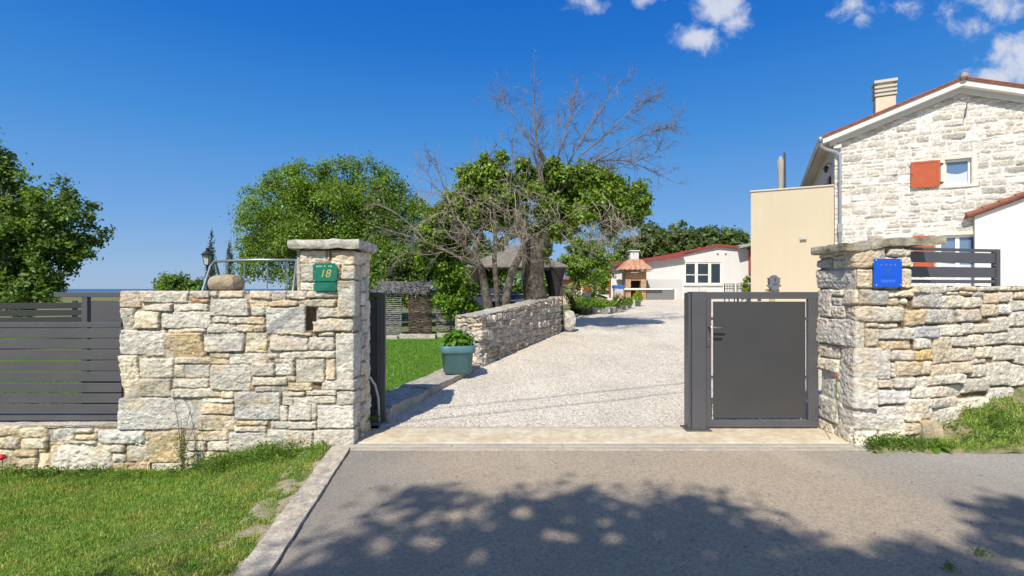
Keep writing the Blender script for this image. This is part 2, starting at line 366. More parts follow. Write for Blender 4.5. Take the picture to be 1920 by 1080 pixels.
# ---- left gate wall, traced stone by stone
OR_ = (.52,.26,.12); YL = (.58,.42,.20); GR = (.54,.515,.465)
LW = [(223,545,268,577,(.54,.44,.34)),(269,545,354,568),(268,568,326,583),(326,569,392,584),(355,545,393,559,(.50,.45,.40)),(357,559,393,568,OR_),(393,545,408,557),(408,545,455,559),
(394,560,464,593,GR),(223,577,256,616),(257,583,303,616),(305,584,397,616,(.60,.57,.51)),(398,593,428,606),(428,594,491,608),(389,607,441,625),(441,609,473,623),(473,610,494,623),
(225,618,311,666,(.60,.575,.52)),(311,624,382,670,(.54,.42,.26)),(316,616,388,624),(382,624,455,661,GR),(457,623,499,662),(392,662,430,672),(330,670,426,683),(427,663,497,684),(226,667,263,745),
(264,671,328,709,(.66,.6,.5)),(328,684,347,709),(347,684,393,709),(395,684,467,733,GR),(469,682,511,705,(.5,.46,.4)),(512,682,547,704,(.68,.65,.6)),(512,673,549,682),(470,707,535,724),
(265,710,323,745),(324,710,392,728),(323,728,414,746),(414,732,438,747),(228,746,376,806,(.55,.54,.51)),(377,748,437,757),(377,758,437,778,(.62,.5,.36)),(371,779,439,808,(.64,.55,.42)),
(438,735,523,788,(.50,.485,.46)),(477,725,535,735),(524,735,566,744),(525,745,545,760),(520,760,535,790),(537,758,578,788,GR),(578,758,588,788),(546,743,623,759),(568,732,625,742),
(536,717,582,733),(535,705,549,716),(549,674,603,718,(.53,.49,.42)),(604,673,622,712),(622,625,664,711,(.58,.56,.5)),(598,712,665,733),(624,734,665,759),(589,760,665,804,(.64,.61,.55)),
(504,790,588,805),(441,789,500,799,(.56,.42,.28)),(438,800,497,811),(346,808,428,827,(.6,.5,.36)),(387,827,428,846),(348,827,386,846),(428,811,498,850,GR),(498,806,582,845,(.54,.5,.43)),(582,806,664,842,(.54,.5,.43)),
(278,808,345,868,(.60,.46,.28)),(346,847,400,872),(400,850,470,880),(467,545,505,561),(505,545,533,564,(.5,.45,.4)),(534,545,571,561),(571,545,627,559),(627,526,664,594,(.55,.53,.46)),
(464,562,500,575,(.62,.52,.36)),(500,563,554,575,(.56,.42,.27)),(554,561,625,576,(.62,.5,.34)),(467,574,494,592),(494,576,569,625,(.55,.545,.52)),(591,575,634,596,(.5,.47,.4)),(582,597,664,622,(.6,.55,.45)),
(515,623,580,630),(590,623,620,631),(503,627,571,658,(.52,.46,.38)),(574,631,620,658,GR),(519,659,622,672),(497,663,518,673),(604,659,622,672),(536,672,548,704),
(558,470,607,493),(608,470,613,493),(615,470,664,497),(558,494,588,529,(.45,.43,.37)),(632,497,664,524),(588,494,631,529),(558,529,590,545),(590,529,627,545),
(230,806,278,834),(498,845,580,870),(580,842,664,870),(345,872,500,895),(278,868,345,895)]
def left_wall():
    path = fillet([(-3.735, 5.32), (-3.735, 4.87), (-1.5, 4.87), (-1.5, 5.40)], .025, 4)
    seg = np.concatenate([[0], np.cumsum(np.linalg.norm(np.diff(path, axis=0), axis=1))])
    iu = lambda X: np.interp(X, [-3.70, -1.53], [0.445, seg[-1]-.515])
    s = 4.87/960; rng = np.random.default_rng(3)
    rects = []
    for r in LW:
        x0, x1 = (r[0]-960)*s, (r[2]-960)*s; z1, z0 = EYE+(HZ-r[1])*s, EYE+(HZ-r[3])*s
        u0, u1 = iu(x0), iu(x1)
        if r[0] <= 228: u0 -= rng.uniform(.10,.25)
        if r[2] >= 664: u1 += rng.uniform(.12, .34)
        rects.append((u0, z0, u1, z1)+((r[4],) if len(r) > 4 else ()))
    uR = seg[-1]
    # fillers on the two returns
    for z0 in np.arange(-.35, 1.85, .14):
        rects.append((uR-.29, z0, uR-.13, z0+.13)); rects.append((uR-.14, z0+.04, uR+.05, z0+.19)); rects.append((-.05, z0, .24, z0+.13))
    nic = (iu((569-960)*s), iu((590-960)*s), EYE+(HZ-620)*s, EYE+(HZ-577)*s)
    def mask(U, V):
        X = np.interp(U, [0.445, uR-.515], [-3.70, -1.53])
        top = np.where(U > iu(-2.045), 1.87, 1.478)
        cut = (U < iu(-3.46)) & (V < .150)
        n1 = (U > nic[0]) & (U < nic[1]) & (V > nic[2]) & (V < nic[3])
        n2 = n1 & ((U < iu((581-960)*s)) | (V > EYE+(HZ-603)*s))
        return (V < top) & ~cut & ~n2
    V, Fc, c = stone_surface(path, -.35, 1.89, .0065, rects, 11, mask=mask, amp=.0065, joint=.026, w=.009, warp=.007, off=.006, mortar=(.20,.145,.09), cvar=.06, edge_r=.012, bulge=.004)
    parts = [(V, Fc, c)]
    # body behind the faces, tops and pillar back
    def blk(x0, x1, y0, y1, z0, z1, sd, col=(.5,.46,.40), amp=.008):
        parts.append(rock(((x0+x1)/2, (y0+y1)/2, (z0+z1)/2), (x1-x0, y1-y0, z1-z0), .0, amp, sd, 26, col, 6))
    blk(-3.715, -2.08, 4.895, 5.33, .16, 1.472, 1)
    nx0 = (569-960)*s
    blk(-2.30, -1.85, 5.02, 5.34, .0, 1.46, 2, (.5,.36,.22)); blk(-2.06, -1.525, 5.05, 5.375, .0, 1.86, 4)
    blk(-2.06, nx0-.005, 4.90, 5.1, 1.3, 1.86, 8); blk(-1.87, -1.525, 4.90, 5.1, -.3, 1.86, 9); blk(-3.43, -1.525, 4.90, 5.33, -.38, 1.0, 5)
    V, Fc, c = merge(parts)
    o = mobj('stone_gate_wall', V, Fc, m_stone, smooth=True, col=c)
    tag(o, 'thick limestone rubble wall with a tall pillar at its right end and a small square niche', 'stone wall')
    # cap stone
    V, Fc, c = rock((-1.775, 5.14, 1.925), (.68, .66, .085), .06, .014, 21, 30, (.55,.53,.48), 7)
    cp = mobj('pillar_cap_stone', V, Fc, m_stone, smooth=True, col=c, parent=o)
    return o
left_wall()
LOWW = [(-90,797,-32,819),(-30,797,35,818),(35,802,83,821),(88,803,138,828),(137,803,171,813),(172,803,182,813),(140,815,181,827,(.62,.5,.33)),(182,806,273,834,(.56,.55,.52)),(-100,819,-32,845),(-30,819,33,843),(35,821,88,843),
(90,829,125,834,(.6,.5,.34)),(-30,844,22,858),(24,843,68,856),(69,838,86,850),(95,832,206,885,(.66,.62,.54)),(7,856,68,882),(-60,859,6,885),(70,850,94,882),(188,835,233,850),(207,851,234,867),(236,835,283,866),
(253,826,283,838),(193,868,210,885),(210,867,252,888,(.6,.48,.32)),(252,865,300,890,(.58,.44,.28)),(125,827,180,834),(-100,845,-60,890)]
def low_wall():
    x0, x1 = -9.5, -3.44
    s = 4.87/960; rng = np.random.default_rng(8); rects = []
    for r in LOWW:
        rects.append(((r[0]-960)*s-x0, EYE+(HZ-r[3])*s, (r[2]-960)*s-x0, EYE+(HZ-r[1])*s)+((r[4],) if len(r) > 4 else ()))
    rects += courses(0, (-100-960)*s-x0, -.35, .19, rng)
    V, Fc, c = stone_surface([(x0, 4.87), (x1, 4.87)], -.35, .19, .0095, rects, 23, amp=.010, joint=.028, w=.012, warp=.010, mortar=(.22,.16,.10), bulge=.010, edge_r=.015)
    nx, ny = 420, 34; X, Y = np.meshgrid(np.linspace(x0, x1, nx), np.linspace(4.885, 5.45, ny))
    Z = .176+.010*fbm(X*5, Y*5, 1, 5, 4)-.02*ss(.55,.85,1-np.abs(fbm(X*3,Y*3,2,8,2)))*0
    Vt = np.stack([X, Y, Z], -1).reshape(-1, 3); j, i = np.meshgrid(np.arange(ny-1), np.arange(nx-1), indexing='ij'); b = j*nx+i
    Ft = np.stack([b, b+1, b+nx+1, b+nx], -1).reshape(-1, 4)
    ct = np.array([.55,.52,.46])*(1+.15*fbm(X*8, Y*8, 0, 4, 4)).reshape(-1, 1)
    bk = rock(((x0+x1)/2, 5.17, -.1), (x1-x0-.02, .54, .5), 0, .004, 3, 12)
    V, Fc, c = merge([(V, Fc, c), (Vt, Ft, ct), bk])
    tag(mobj('low_stone_wall', V, Fc, m_stone, smooth=True, col=c), 'knee high limestone rubble wall under the grey slatted fence', 'stone wall')
low_wall()
# ---- right pillar and wall
RP = [(1537,465,1560,484),(1560,466,1584,478),(1560,478,1584,486),(1537,485,1558,504),(1559,486,1583,505),(1583,463,1662,503),(1665,460,1712,481),(1663,482,1712,502),(1537,505,1606,541,(.52,.5,.46)),(1606,504,1690,541),(1691,504,1712,541),
(1537,542,1559,595),(1559,542,1578,556),(1559,556,1576,574),(1578,542,1612,573),(1612,542,1665,573,(.42,.41,.38)),(1665,542,1716,558),(1668,558,1690,573),(1692,559,1705,572),(1559,572,1582,597),(1582,574,1697,604,(.58,.53,.44)),
(1537,598,1626,650,(.55,.52,.47)),(1627,604,1650,614),(1650,606,1688,616),(1626,615,1650,651),(1650,616,1716,638),(1652,638,1712,656,(.62,.47,.28)),(1537,645,1572,672),(1537,672,1572,700),(1572,651,1672,712,(.56,.53,.48)),
(1672,656,1716,677),(1672,680,1683,709),(1683,677,1729,706),(1538,700,1643,762,(.64,.61,.56)),(1645,711,1676,729,(.6,.52,.4)),(1676,707,1720,729),(1645,730,1712,760,(.62,.6,.58)),(1538,745,1570,790),(1571,763,1700,808,(.62,.58,.52)),
(1538,790,1560,845),(1560,792,1600,850),(1600,808,1650,850),(1650,808,1702,850)]
RWL = [(1712,533,1780,551),(1781,535,1805,546),(1805,535,1838,546),(1839,535,1875,545),(1877,535,1900,545),(1900,535,1940,545),(1716,547,1768,578,(.54,.52,.48)),(1768,553,1808,578),(1808,555,1849,578),(1778,546,1802,553),(1804,546,1828,554),(1829,545,1850,556),
(1849,549,1878,570),(1878,546,1904,567),(1904,546,1940,562),(1700,580,1737,612,(.62,.48,.30)),(1737,578,1797,607),(1797,579,1843,604),(1845,570,1873,594),(1873,570,1898,589,(.7,.68,.64)),(1896,563,1940,583),(1700,613,1715,635),(1715,612,1762,635,(.5,.5,.5)),
(1762,609,1803,631),(1803,605,1829,627),(1829,607,1861,625),(1858,595,1895,622),(1895,583,1940,612),(1718,634,1753,656),(1716,656,1753,676,(.62,.46,.22)),(1753,630,1783,683,(.56,.48,.36)),(1783,630,1818,651),(1818,627,1848,649),(1848,624,1893,646),
(1895,614,1940,645),(1700,677,1728,704),(1728,675,1750,704),(1785,651,1832,678),(1832,648,1868,672),(1868,648,1904,677),(1904,647,1940,683),(1750,680,1824,704),(1824,672,1850,683),(1718,704,1805,724),(1822,684,1853,708),(1853,679,1893,724),
(1893,684,1940,724),(1712,726,1745,748),(1741,724,1808,745),(1806,709,1855,736),(1745,745,1800,765),(1700,748,1745,790),(1745,765,1800,800),(1855,726,1900,750),(1800,745,1855,770)]
RW_A = (4.0, 4.93); RW_B = (5.45, 5.45); 
def rwY(X): return RW_A[1]+(X-RW_A[0])*(RW_B[1]-RW_A[1])/(RW_B[0]-RW_A[0])
def right_wall():
    path = fillet([(3.255, 5.45), (3.265, 4.87), (3.82, 4.87), RW_A, RW_B, (9.4, rwY(9.4))], .04, 4)
    seg = np.concatenate([[0], np.cumsum(np.linalg.norm(np.diff(path, axis=0), axis=1))])
    # pixel column -> arc length
    k = path[:,0]/path[:,1]*F0+960; 
    dense = np.linspace(0, seg[-1], 3000); dx = np.interp(dense, seg, path[:,0]); dy = np.interp(dense, seg, path[:,1]); dk = dx/dy*F0+960
    dk = np.maximum.accumulate(dk)
    uf = lambda p: np.interp(p, dk, dense); yf = lambda p: np.interp(uf(p), dense, dy)
    rects = []
    for r in RP+RWL:
        Y = float(yf((r[0]+r[2])/2)); u0, u1 = float(uf(r[0])), float(uf(r[2]))
        if r[0] <= 1538: u0 -= .06
        rects.append((u0, EYE+(HZ-r[3])*Y/F0, u1, EYE+(HZ-r[1])*Y/F0)+((r[4],) if len(r) > 4 else ()))
    rng = np.random.default_rng(5); uE = float(uf(1938))
    rects += [(a+uE, b, c+uE, d) for a, b, c, d in courses(.0, seg[-1]-uE, -.3, 1.53, rng, (.08,.2), (.15,.5), .2)]
    rects += [(a+float(uf(1700)), b, c+float(uf(1700)), d) for a, b, c, d in courses(0, 1.3, -.3, .28, rng)]
    up = float(uf(1712))
    def mask(U, V): return (V < np.where(U < up, 1.875, 1.527+.004*np.sin(U*5))) 
    V, Fc, c = stone_surface(path, -.2, 1.89, .0075, rects, 41, mask=mask, och_=.6, gap=.0035, amp=.0075, joint=.034, w=.012, warp=.009, off=.006, mortar=(.17,.125,.08), cvar=.06, bulge=.006, edge_r=.014)
    parts = [(V, Fc, c), rock((3.54, 5.17, .82), (.5, .52, 2.1), 0, .006, 3, 24)]
    # top of the receding wall
    nx, ny = 300, 16; a, b_ = np.array(RW_A), np.array((9.4, rwY(9.4))); d = b_-a; d /= np.linalg.norm(d); n = np.array([-d[1], d[0]])
    Lg = np.linalg.norm(b_-a); T, S_ = np.meshgrid(np.linspace(-.35, Lg, nx), np.linspace(.012, .42, ny))
    X = a[0]+d[0]*T+n[0]*S_; Y = a[1]+d[1]*T+n[1]*S_; Z = 1.515+.012*fbm(X*6, Y*6, 1, 9, 4)
    Vt = np.stack([X, Y, Z], -1).reshape(-1, 3); j, i = np.meshgrid(np.arange(ny-1), np.arange(nx-1), indexing='ij'); q = j*nx+i
    parts.append((Vt, np.stack([q, q+1, q+nx+1, q+nx], -1).reshape(-1, 4), np.array([.56,.53,.47])*(1+.15*fbm(X*8, Y*8, 0, 4, 4)).reshape(-1, 1)))
    V, Fc, c = merge(parts)
    o = mobj('stone_gate_wall', V, Fc, m_stone, smooth=True, col=c)
    tag(o, 'pale limestone rubble wall receding right above the grassy bank, with a square pillar at its left end', 'stone wall')
    V, Fc, c = rock((3.64, 5.14, 1.925), (.94, .60, .075), .05, .014, 29, 34, (.40,.36,.27), 7, cv=.5)
    V[:,2] += (V[:,0]-3.2)*.075-.02+.012*np.sin(V[:,0]*9)
    mobj('pillar_cap_stone', V, Fc, m_stone, smooth=True, col=c, parent=o)
right_wall()
# ---- inner garden wall
def inner_wall():
    pts = [(-.95, 8.80), (-.52, 8.62), (.08, 10.2), (.72, 11.8), (1.27, 13.0), (1.0, 13.25)]
    path = fillet(pts, .07, 4); seg = np.concatenate([[0], np.cumsum(np.linalg.norm(np.diff(path, axis=0), axis=1))])
    L = seg[-1]; rng = np.random.default_rng(12)
    rects = courses(0, L, 0, 1.34, rng, (.07,.19), (.06,.20), .4)
    for z in np.arange(.0, 1.1, .16): rects.insert(0, (.28, z, .66+rng.uniform(0,.15), z+.15))
    top = lambda U: np.interp(U, [0, .45, 2.2, 3.9, L-.35, L], [1.03, 1.04, 1.12, 1.22, 1.30, 1.30])
    pal = [(.52,.46,.39),(.60,.53,.45),(.46,.42,.37),(.66,.59,.50),(.56,.48,.37)]
    V, Fc, c = stone_surface(path, .02, 1.36, .012, rects, 61, mask=lambda U, V: V < top(U)+.004, amp=.024, joint=.045, w=.02, warp=.030, off=.016, mortar=(.15,.12,.09), bright=1.0, pal=pal, bulge=.014, cvar=.14)
    # top slab
    uu = np.linspace(0.0, L-.3, 150); ww = np.linspace(0.02, .46, 14)
    bx = np.interp(uu, seg, path[:,0]); by = np.interp(uu, seg, path[:,1]); 
    bx = np.interp(uu, [0,.47,2.15,3.9,L-.35],[-.52-.03,-.50,.08,.72,1.25]); by = np.interp(uu, [0,.47,2.15,3.9,L-.35],[8.64,8.66,10.2,11.8,12.98])
    tx, ty = .36, .93
    X = bx[None,:]-ty*ww[:,None]; Y = by[None,:]+tx*ww[:,None]; Z = top(uu)[None,:]+.012*fbm(X*5, Y*5, 1, 3, 4)
    Vt = np.stack([X, Y, Z], -1).reshape(-1, 3); j, i = np.meshgrid(np.arange(13), np.arange(149), indexing='ij'); q = j*150+i
    Ct = np.array([.46,.42,.37])*(1+.25*fbm(X*7, Y*7, 0, 4, 4)).reshape(-1, 1)
    # back face
    Vb = np.concatenate([np.stack([X[-1], Y[-1], Z[-1]], -1), np.stack([X[-1], Y[-1], Z[-1]*0], -1)]); q2 = np.arange(149)
    V, Fc, c = merge([(V, Fc, c), (Vt, np.stack([q, q+1, q+151, q+150], -1).reshape(-1, 4), Ct), (Vb, np.stack([q2+1, q2, q2+150, q2+151], -1), np.array([.4,.36,.3]))])
    tag(mobj('garden_wall', V, Fc, m_stone, smooth=True, col=c), 'low dry stone wall of small rough rubble curving along the left side of the gravel drive', 'stone wall')
inner_wall()
for (px, py, Y, w, h, lab, sd) in ((425, 545, 5.08, .29, .15, 'round tan boulder resting on top of the left gate wall', 7), (1067, 618, 13.1, .28, .50, 'upright whitish boulder at the far end of the dry stone garden wall', 9)):
    p = P(px, py, Y)
    V, Fc, c = rock((p[0], Y, p[2]+h*.47), (w, w*.9, h), .72, .012 if sd == 7 else .035, sd, 18, (.44,.36,.25) if sd == 7 else (.56,.52,.47), 5)
    tag(mobj('boulder', V, Fc, m_stone, smooth=True, col=c), lab, 'boulder')
# ------------------------------------------------------------------ ground
def grid(x, y, z, name, m, kind='structure', smooth=True, keep=None, col=None, label=None):
    X, Y = np.meshgrid(x, y); Z = z(X, Y); nx, ny = len(x), len(y)
    V = np.stack([X, Y, Z], -1).reshape(-1, 3); j, i = np.meshgrid(np.arange(ny-1), np.arange(nx-1), indexing='ij'); q = j*nx+i
    Fc = np.stack([q, q+1, q+nx+1, q+nx], -1).reshape(-1, 4)
    if keep is not None:
        cx = V[Fc].mean(1); Fc = Fc[keep(cx[:,0], cx[:,1])]
    o = mobj(name, V, Fc, m, smooth=smooth, auto=False, col=None if col is None else col(X, Y).reshape(-1, 3)); tag(o, kind=kind); return o
m_soil = mat('grass_soil', (.09,.13,.035), rough=1, c2=(.16,.15,.06), nscale=5, bump=.8, bscale=60, spec=.1)
m_lawn = mat('lawn_turf', (.075,.15,.022), rough=1, c2=(.11,.19,.035), nscale=4, bump=1, bscale=160, namt=.35, spec=.1)
m_field = mat('meadow', (.12,.15,.05), rough=1, c2=(.20,.19,.09), nscale=.2, bump=.3, bscale=8, spec=.1)
def terr(X, Y):
    g = Tg(Y); l = Tl(Y); t = ss(-.6, .0, X-xk(Y)); z = g*t+l*(1-t)
    front = -.24*ss(1.7, 3.4, -X)
    z = np.where(Y < 5.1, np.where(X < 0, front, 0), z)
    r = np.hypot(X, Y); far = ss(60, 200, r)
    z = z*(1-far)+.15*far
    z = z-ss(260, 600, r)*40
    return z-.06
def sp(a, b, n, p=2.2): t = np.linspace(-1, 1, n); return np.sign(t)*np.abs(t)**p*b
xs = np.unique(np.concatenate([sp(0, 900, 121, 3.2), np.linspace(-8, 10, 60)])); ys = np.unique(np.concatenate([sp(0, 900, 121, 3.2), np.linspace(3, 32, 80)]))
grid(xs, ys, terr, 'terrain', m_field)
m_sea = mat('sea_water', (.02,.10,.22), rough=.35, c2=(.03,.13,.27), nscale=.004)
tag(mobj('sea', [(-60000,300,-38),(60000,300,-38),(60000,50000,-38),(-60000,50000,-38)], [(0,1,2,3)], m_sea, auto=False), kind='structure')
# road
def mat_road():
    m = bpy.data.materials.new('worn_asphalt'); m.use_nodes = True; nt = m.node_tree; N = nt.nodes; L = nt.links; b = N['Principled BSDF']
    b.inputs['Roughness'].default_value = .88; b.inputs['Specular IOR Level'].default_value = .25
    geo = N.new('ShaderNodeNewGeometry'); sp_ = N.new('ShaderNodeSeparateXYZ'); L.new(geo.outputs['Position'], sp_.inputs[0])
    def noise(s, d=6, r=.6, stretch=None):
        n = N.new('ShaderNodeTexNoise'); n.inputs['Scale'].default_value = s; n.inputs['Detail'].default_value = d; n.inputs['Roughness'].default_value = r
        if stretch:
            mp = N.new('ShaderNodeMapping'); mp.inputs['Scale'].default_value = stretch; L.new(geo.outputs['Position'], mp.inputs[0]); L.new(mp.outputs[0], n.inputs['Vector'])
        else: L.new(geo.outputs['Position'], n.inputs['Vector'])
        return n.outputs[0]
    def mr(x, a, b_, c=0, d=1):
        n = N.new('ShaderNodeMapRange'); n.interpolation_type = 'SMOOTHSTEP'; L.new(x, n.inputs[0])
        for i, v in enumerate((a, b_, c, d)): n.inputs[i+1].default_value = v
        return n.outputs[0]
    def mix(f, a, c, bl='MIX'):
        n = N.new('ShaderNodeMix'); n.data_type = 'RGBA'; n.blend_type = bl
        if isinstance(f, float): n.inputs[0].default_value = f
        else: L.new(f, n.inputs[0])
        for k, v in ((6, a), (7, c)):
            if isinstance(v, tuple): n.inputs[k].default_value = (*v, 1)
            else: L.new(v, n.inputs[k])
        return n.outputs[2]
    def add(a, b_):
        n = N.new('ShaderNodeMath'); n.operation = 'ADD'; L.new(a, n.inputs[0])
        if isinstance(b_, float): n.inputs[1].default_value = b_
        else: L.new(b_, n.inputs[1])
        return n.outputs[0]
    def mul(a, b_):
        n = N.new('ShaderNodeMath'); n.operation = 'MULTIPLY'; L.new(a, n.inputs[0])
        if isinstance(b_, float): n.inputs[1].default_value = b_
        else: L.new(b_, n.inputs[1])
        return n.outputs[0]
    wob = mul(add(noise(.9, 4), -.5), 1.6)
    dust = mul(mr(add(sp_.outputs[0], wob), -1.5, -.2), mr(add(sp_.outputs[0], wob), 4.0, 2.2))
    base = mix(noise(1.3, 5), (.25,.235,.215), (.33,.305,.275))
    base = mix(mul(dust, mr(noise(.8, 5), .2, .6, .6, 1.0)), base, (.47,.385,.285))
    base = mix(mul(mul(mr(sp_.outputs[0], 2.4, 4.2), mr(sp_.outputs[1], 3.2, 4.6)), .8), base, (.42,.405,.385))
    base = mix(mr(noise(60, 6, .85), .42, .66, .0, .75), base, (.12,.11,.095))
    base = mix(mr(noise(75, 3, .8, (1, 1.3, 1)), .60, .74, .0, .7), base, (.60,.54,.45))
    base = mix(mr(noise(.45, 6, .6), .50, .72, .0, .28), base, (.16,.15,.14))
    base = mix(mr(noise(.9, 7, .65, (1, .35, 1)), .52, .68, 0, .35), base, (.52,.45,.36))
    base = mix(mr(noise(420, 2, .7), .62, .72, .0, .6), base, (.55,.52,.47))
    base = mix(mr(noise(5, 6, .7), .62, .78, 0, .35), base, (.12,.11,.10))
    L.new(base, b.inputs['Base Color'])
    bp = N.new('ShaderNodeBump'); bp.inputs['Strength'].default_value = 1; bp.inputs['Distance'].default_value = .006; L.new(noise(120, 5, .75), bp.inputs['Height']); L.new(bp.outputs[0], b.inputs['Normal'])
    return m
grid(np.concatenate([np.linspace(-1.75, 1.2, 60), np.linspace(1.4, 30, 60)]), np.linspace(-20, 4.745, 160), lambda X, Y: .004*np.sin(X*1.1)*np.cos(Y*.9)-.006, 'road', mat_road(), keep=lambda X, Y: X > xe(Y)-.07)
m_conc = mat('weathered_concrete', (.50,.44,.36), rough=.9, c2=(.36,.32,.27), nscale=7, bump=.8, bscale=60, namt=.2)
m_sill = mat('sandstone_paving', (.58,.48,.33), rough=.85, c2=(.66,.58,.44), nscale=3.5, bump=.5, bscale=22, namt=.26, hi=(.42,.58))
m_strip = mat('grey_stone_strip', (.36,.34,.31), rough=.85, c2=(.46,.42,.36), nscale=4, bump=.4, bscale=50, namt=.15)
# threshold
mb = MB(); mb.box(-1.53, 3.30, 4.925, 5.43, -.06, .018, bev=.006)
tag(mb.go('gate_threshold_slab', m_sill), kind='structure')
mb = MB()
x = -1.62
while x < 3.35:
    e = min(x+1.05, 3.40); mb.box(x, e-.004, 4.83, 4.922, -.05, .012, bev=.003); x = e
tag(mb.go('drain_kerb_strip', m_strip), kind='structure')
mb = MB(); mb.box(-1.66, 3.42, 4.75, 4.826, -.05, .006, bev=.004); tag(mb.go('threshold_edge_band', m_conc), kind='structure')
mb = MB(); mb.box(-1.36, 2.0, 5.433, 5.475, -.05, .022, bev=.003); tag(mb.go('gate_track', m_strip), kind='structure')
# roadside kerb
V = []; Fc = []; C = []; rng = np.random.default_rng(1); y = -1.2; parts = []
while y < 4.7:
    l = 1.0; V, Fc, C = rock((0, 0, -.045), (.175, l-.006, .13), 0, .006, int(y*10)+40, 26, (.55,.49,.40), 8); V[:,1] += y+l/2; V[:,0] += xe(V[:,1])-.088; parts.append((V, Fc, C)); y += l
V, Fc, C = merge(parts); tag(mobj('road_kerb', V, Fc, m_stone, smooth=True, col=C), kind='structure')
grid(np.linspace(-2.1, -.9, 60), np.linspace(0, 4.85, 120), lambda X, Y: -.008+.012*fbm(X*12, Y*12, 0, 3, 3), 'dirt_verge', mat('dry_dirt', (.42,.36,.27), rough=1, c2=(.28,.24,.15), nscale=9, bump=1, bscale=60, namt=.3), keep=lambda X, Y: (X < xe(Y)-.13) & (X > xe(Y)-.42))
# gravel
def mat_gravel():
    m = bpy.data.materials.new('crushed_limestone_gravel'); m.use_nodes = True; nt = m.node_tree; N = nt.nodes; L = nt.links; b = N['Principled BSDF']
    b.inputs['Roughness'].default_value = .9; b.inputs['Specular IOR Level'].default_value = .2
    geo = N.new('ShaderNodeNewGeometry')
    vo = N.new('ShaderNodeTexVoronoi'); vo.inputs['Scale'].default_value = 62; L.new(geo.outputs['Position'], vo.inputs['Vector'])
    n = N.new('ShaderNodeTexNoise'); n.inputs['Scale'].default_value = 1.1; n.inputs['Detail'].default_value = 8; L.new(geo.outputs['Position'], n.inputs['Vector'])
    cr = N.new('ShaderNodeValToRGB'); e = cr.color_ramp.elements; e[0].color = (.38,.33,.26,1); e[1].color = (.82,.77,.68,1); x = cr.color_ramp.elements.new(.35); x.color = (.62,.56,.475,1); x = cr.color_ramp.elements.new(.7); x.color = (.72,.665,.58,1)
    s = N.new('ShaderNodeSeparateColor'); L.new(vo.outputs['Color'], s.inputs[0]); L.new(s.outputs[0], cr.inputs[0])
    mr = N.new('ShaderNodeMapRange'); mr.inputs[1].default_value = .35; mr.inputs[2].default_value = .65; mr.inputs[3].default_value = .93; mr.inputs[4].default_value = 1.08; L.new(n.outputs[0], mr.inputs[0])
    d = N.new('ShaderNodeMapRange'); d.inputs[1].default_value = .0; d.inputs[2].default_value = .75; d.inputs[3].default_value = 1.0; d.inputs[4].default_value = .45; L.new(vo.outputs['Distance'], d.inputs[0])
    a = N.new('ShaderNodeMix'); a.data_type = 'RGBA'; a.blend_type = 'MULTIPLY'; a.inputs[0].default_value = 1; L.new(cr.outputs[0], a.inputs[6]); L.new(mr.outputs[0], a.inputs[7])
    n2 = N.new('ShaderNodeTexNoise'); n2.inputs['Scale'].default_value = 17; n2.inputs['Detail'].default_value = 6; n2.inputs['Roughness'].default_value = .75; L.new(geo.outputs['Position'], n2.inputs['Vector'])
    m2 = N.new('ShaderNodeMapRange'); m2.inputs[1].default_value = .60; m2.inputs[2].default_value = .74; m2.inputs[3].default_value = 1; m2.inputs[4].default_value = .68; L.new(n2.outputs[0], m2.inputs[0])
    a2 = N.new('ShaderNodeMix'); a2.data_type = 'RGBA'; a2.blend_type = 'MULTIPLY'; a2.inputs[0].default_value = 1; L.new(a.outputs[2], a2.inputs[6]); L.new(m2.outputs[0], a2.inputs[7]); a = a2
    L.new(a.outputs[2], b.inputs['Base Color'])
    iv = N.new('ShaderNodeMath'); iv.operation = 'SUBTRACT'; iv.inputs[0].default_value = 1; L.new(vo.outputs['Distance'], iv.inputs[1])
    bp = N.new('ShaderNodeBump'); bp.inputs['Strength'].default_value = 1; bp.inputs['Distance'].default_value = .012; L.new(iv.outputs[0], bp.inputs['Height']); L.new(bp.outputs[0], b.inputs['Normal'])
    return m
grid(np.linspace(-1.5, 16, 240), np.linspace(5.43, 34, 300), lambda X, Y: Tg(Y)+.010+.010*fbm(X*1.4, Y*1.4, 0, 2, 3)*ss(5.5, 7, Y), 'gravel_drive', mat_gravel(), keep=lambda X, Y: X > xk(Y)-.05)
# loose pebbles
def pebbles():
    rng = np.random.default_rng(4); n = 15000
    Y = 5.5+rng.random(n)**1.6*7; X = xk(Y)+.02+rng.random(n)*(3.4-xk(Y)); s = rng.uniform(.004, .011, n)
    O = np.array([(1,0,0),(0,1,0),(-1,0,0),(0,-1,0),(0,0,.7),(0,0,-.7)]); T = np.array([(0,1,4),(1,2,4),(2,3,4),(3,0,4),(1,0,5),(2,1,5),(3,2,5),(0,3,5)])
    a = rng.random(n)*6.28; ca, sa = np.cos(a), np.sin(a)
    Vx = O[None]*s[:,None,None]*rng.uniform(.6, 1.3, (n, 6, 3)); W = Vx.copy(); W[...,0] = Vx[...,0]*ca[:,None]-Vx[...,1]*sa[:,None]; W[...,1] = Vx[...,0]*sa[:,None]+Vx[...,1]*ca[:,None]
    W += np.stack([X, Y, Tg(Y)+.014+.010*fbm(X*1.4, Y*1.4, 0, 2, 3)*ss(5.5, 7, Y)], -1)[:,None,:]
    Fc = (T[None]+np.arange(n)[:,None,None]*6).reshape(-1, 3); c = np.repeat(np.array([.62,.57,.50])[None]*rng.uniform(.55, 1.2, (n, 1)), 6, axis=0)
    tag(mobj('loose_gravel', W.reshape(-1, 3), Fc, mat('pebble', attr=True, rough=.9, spec=.2), col=np.clip(c, 0, .8), auto=False), 'loose pale pebbles scattered on the gravel drive', 'gravel', kind='stuff')
pebbles()
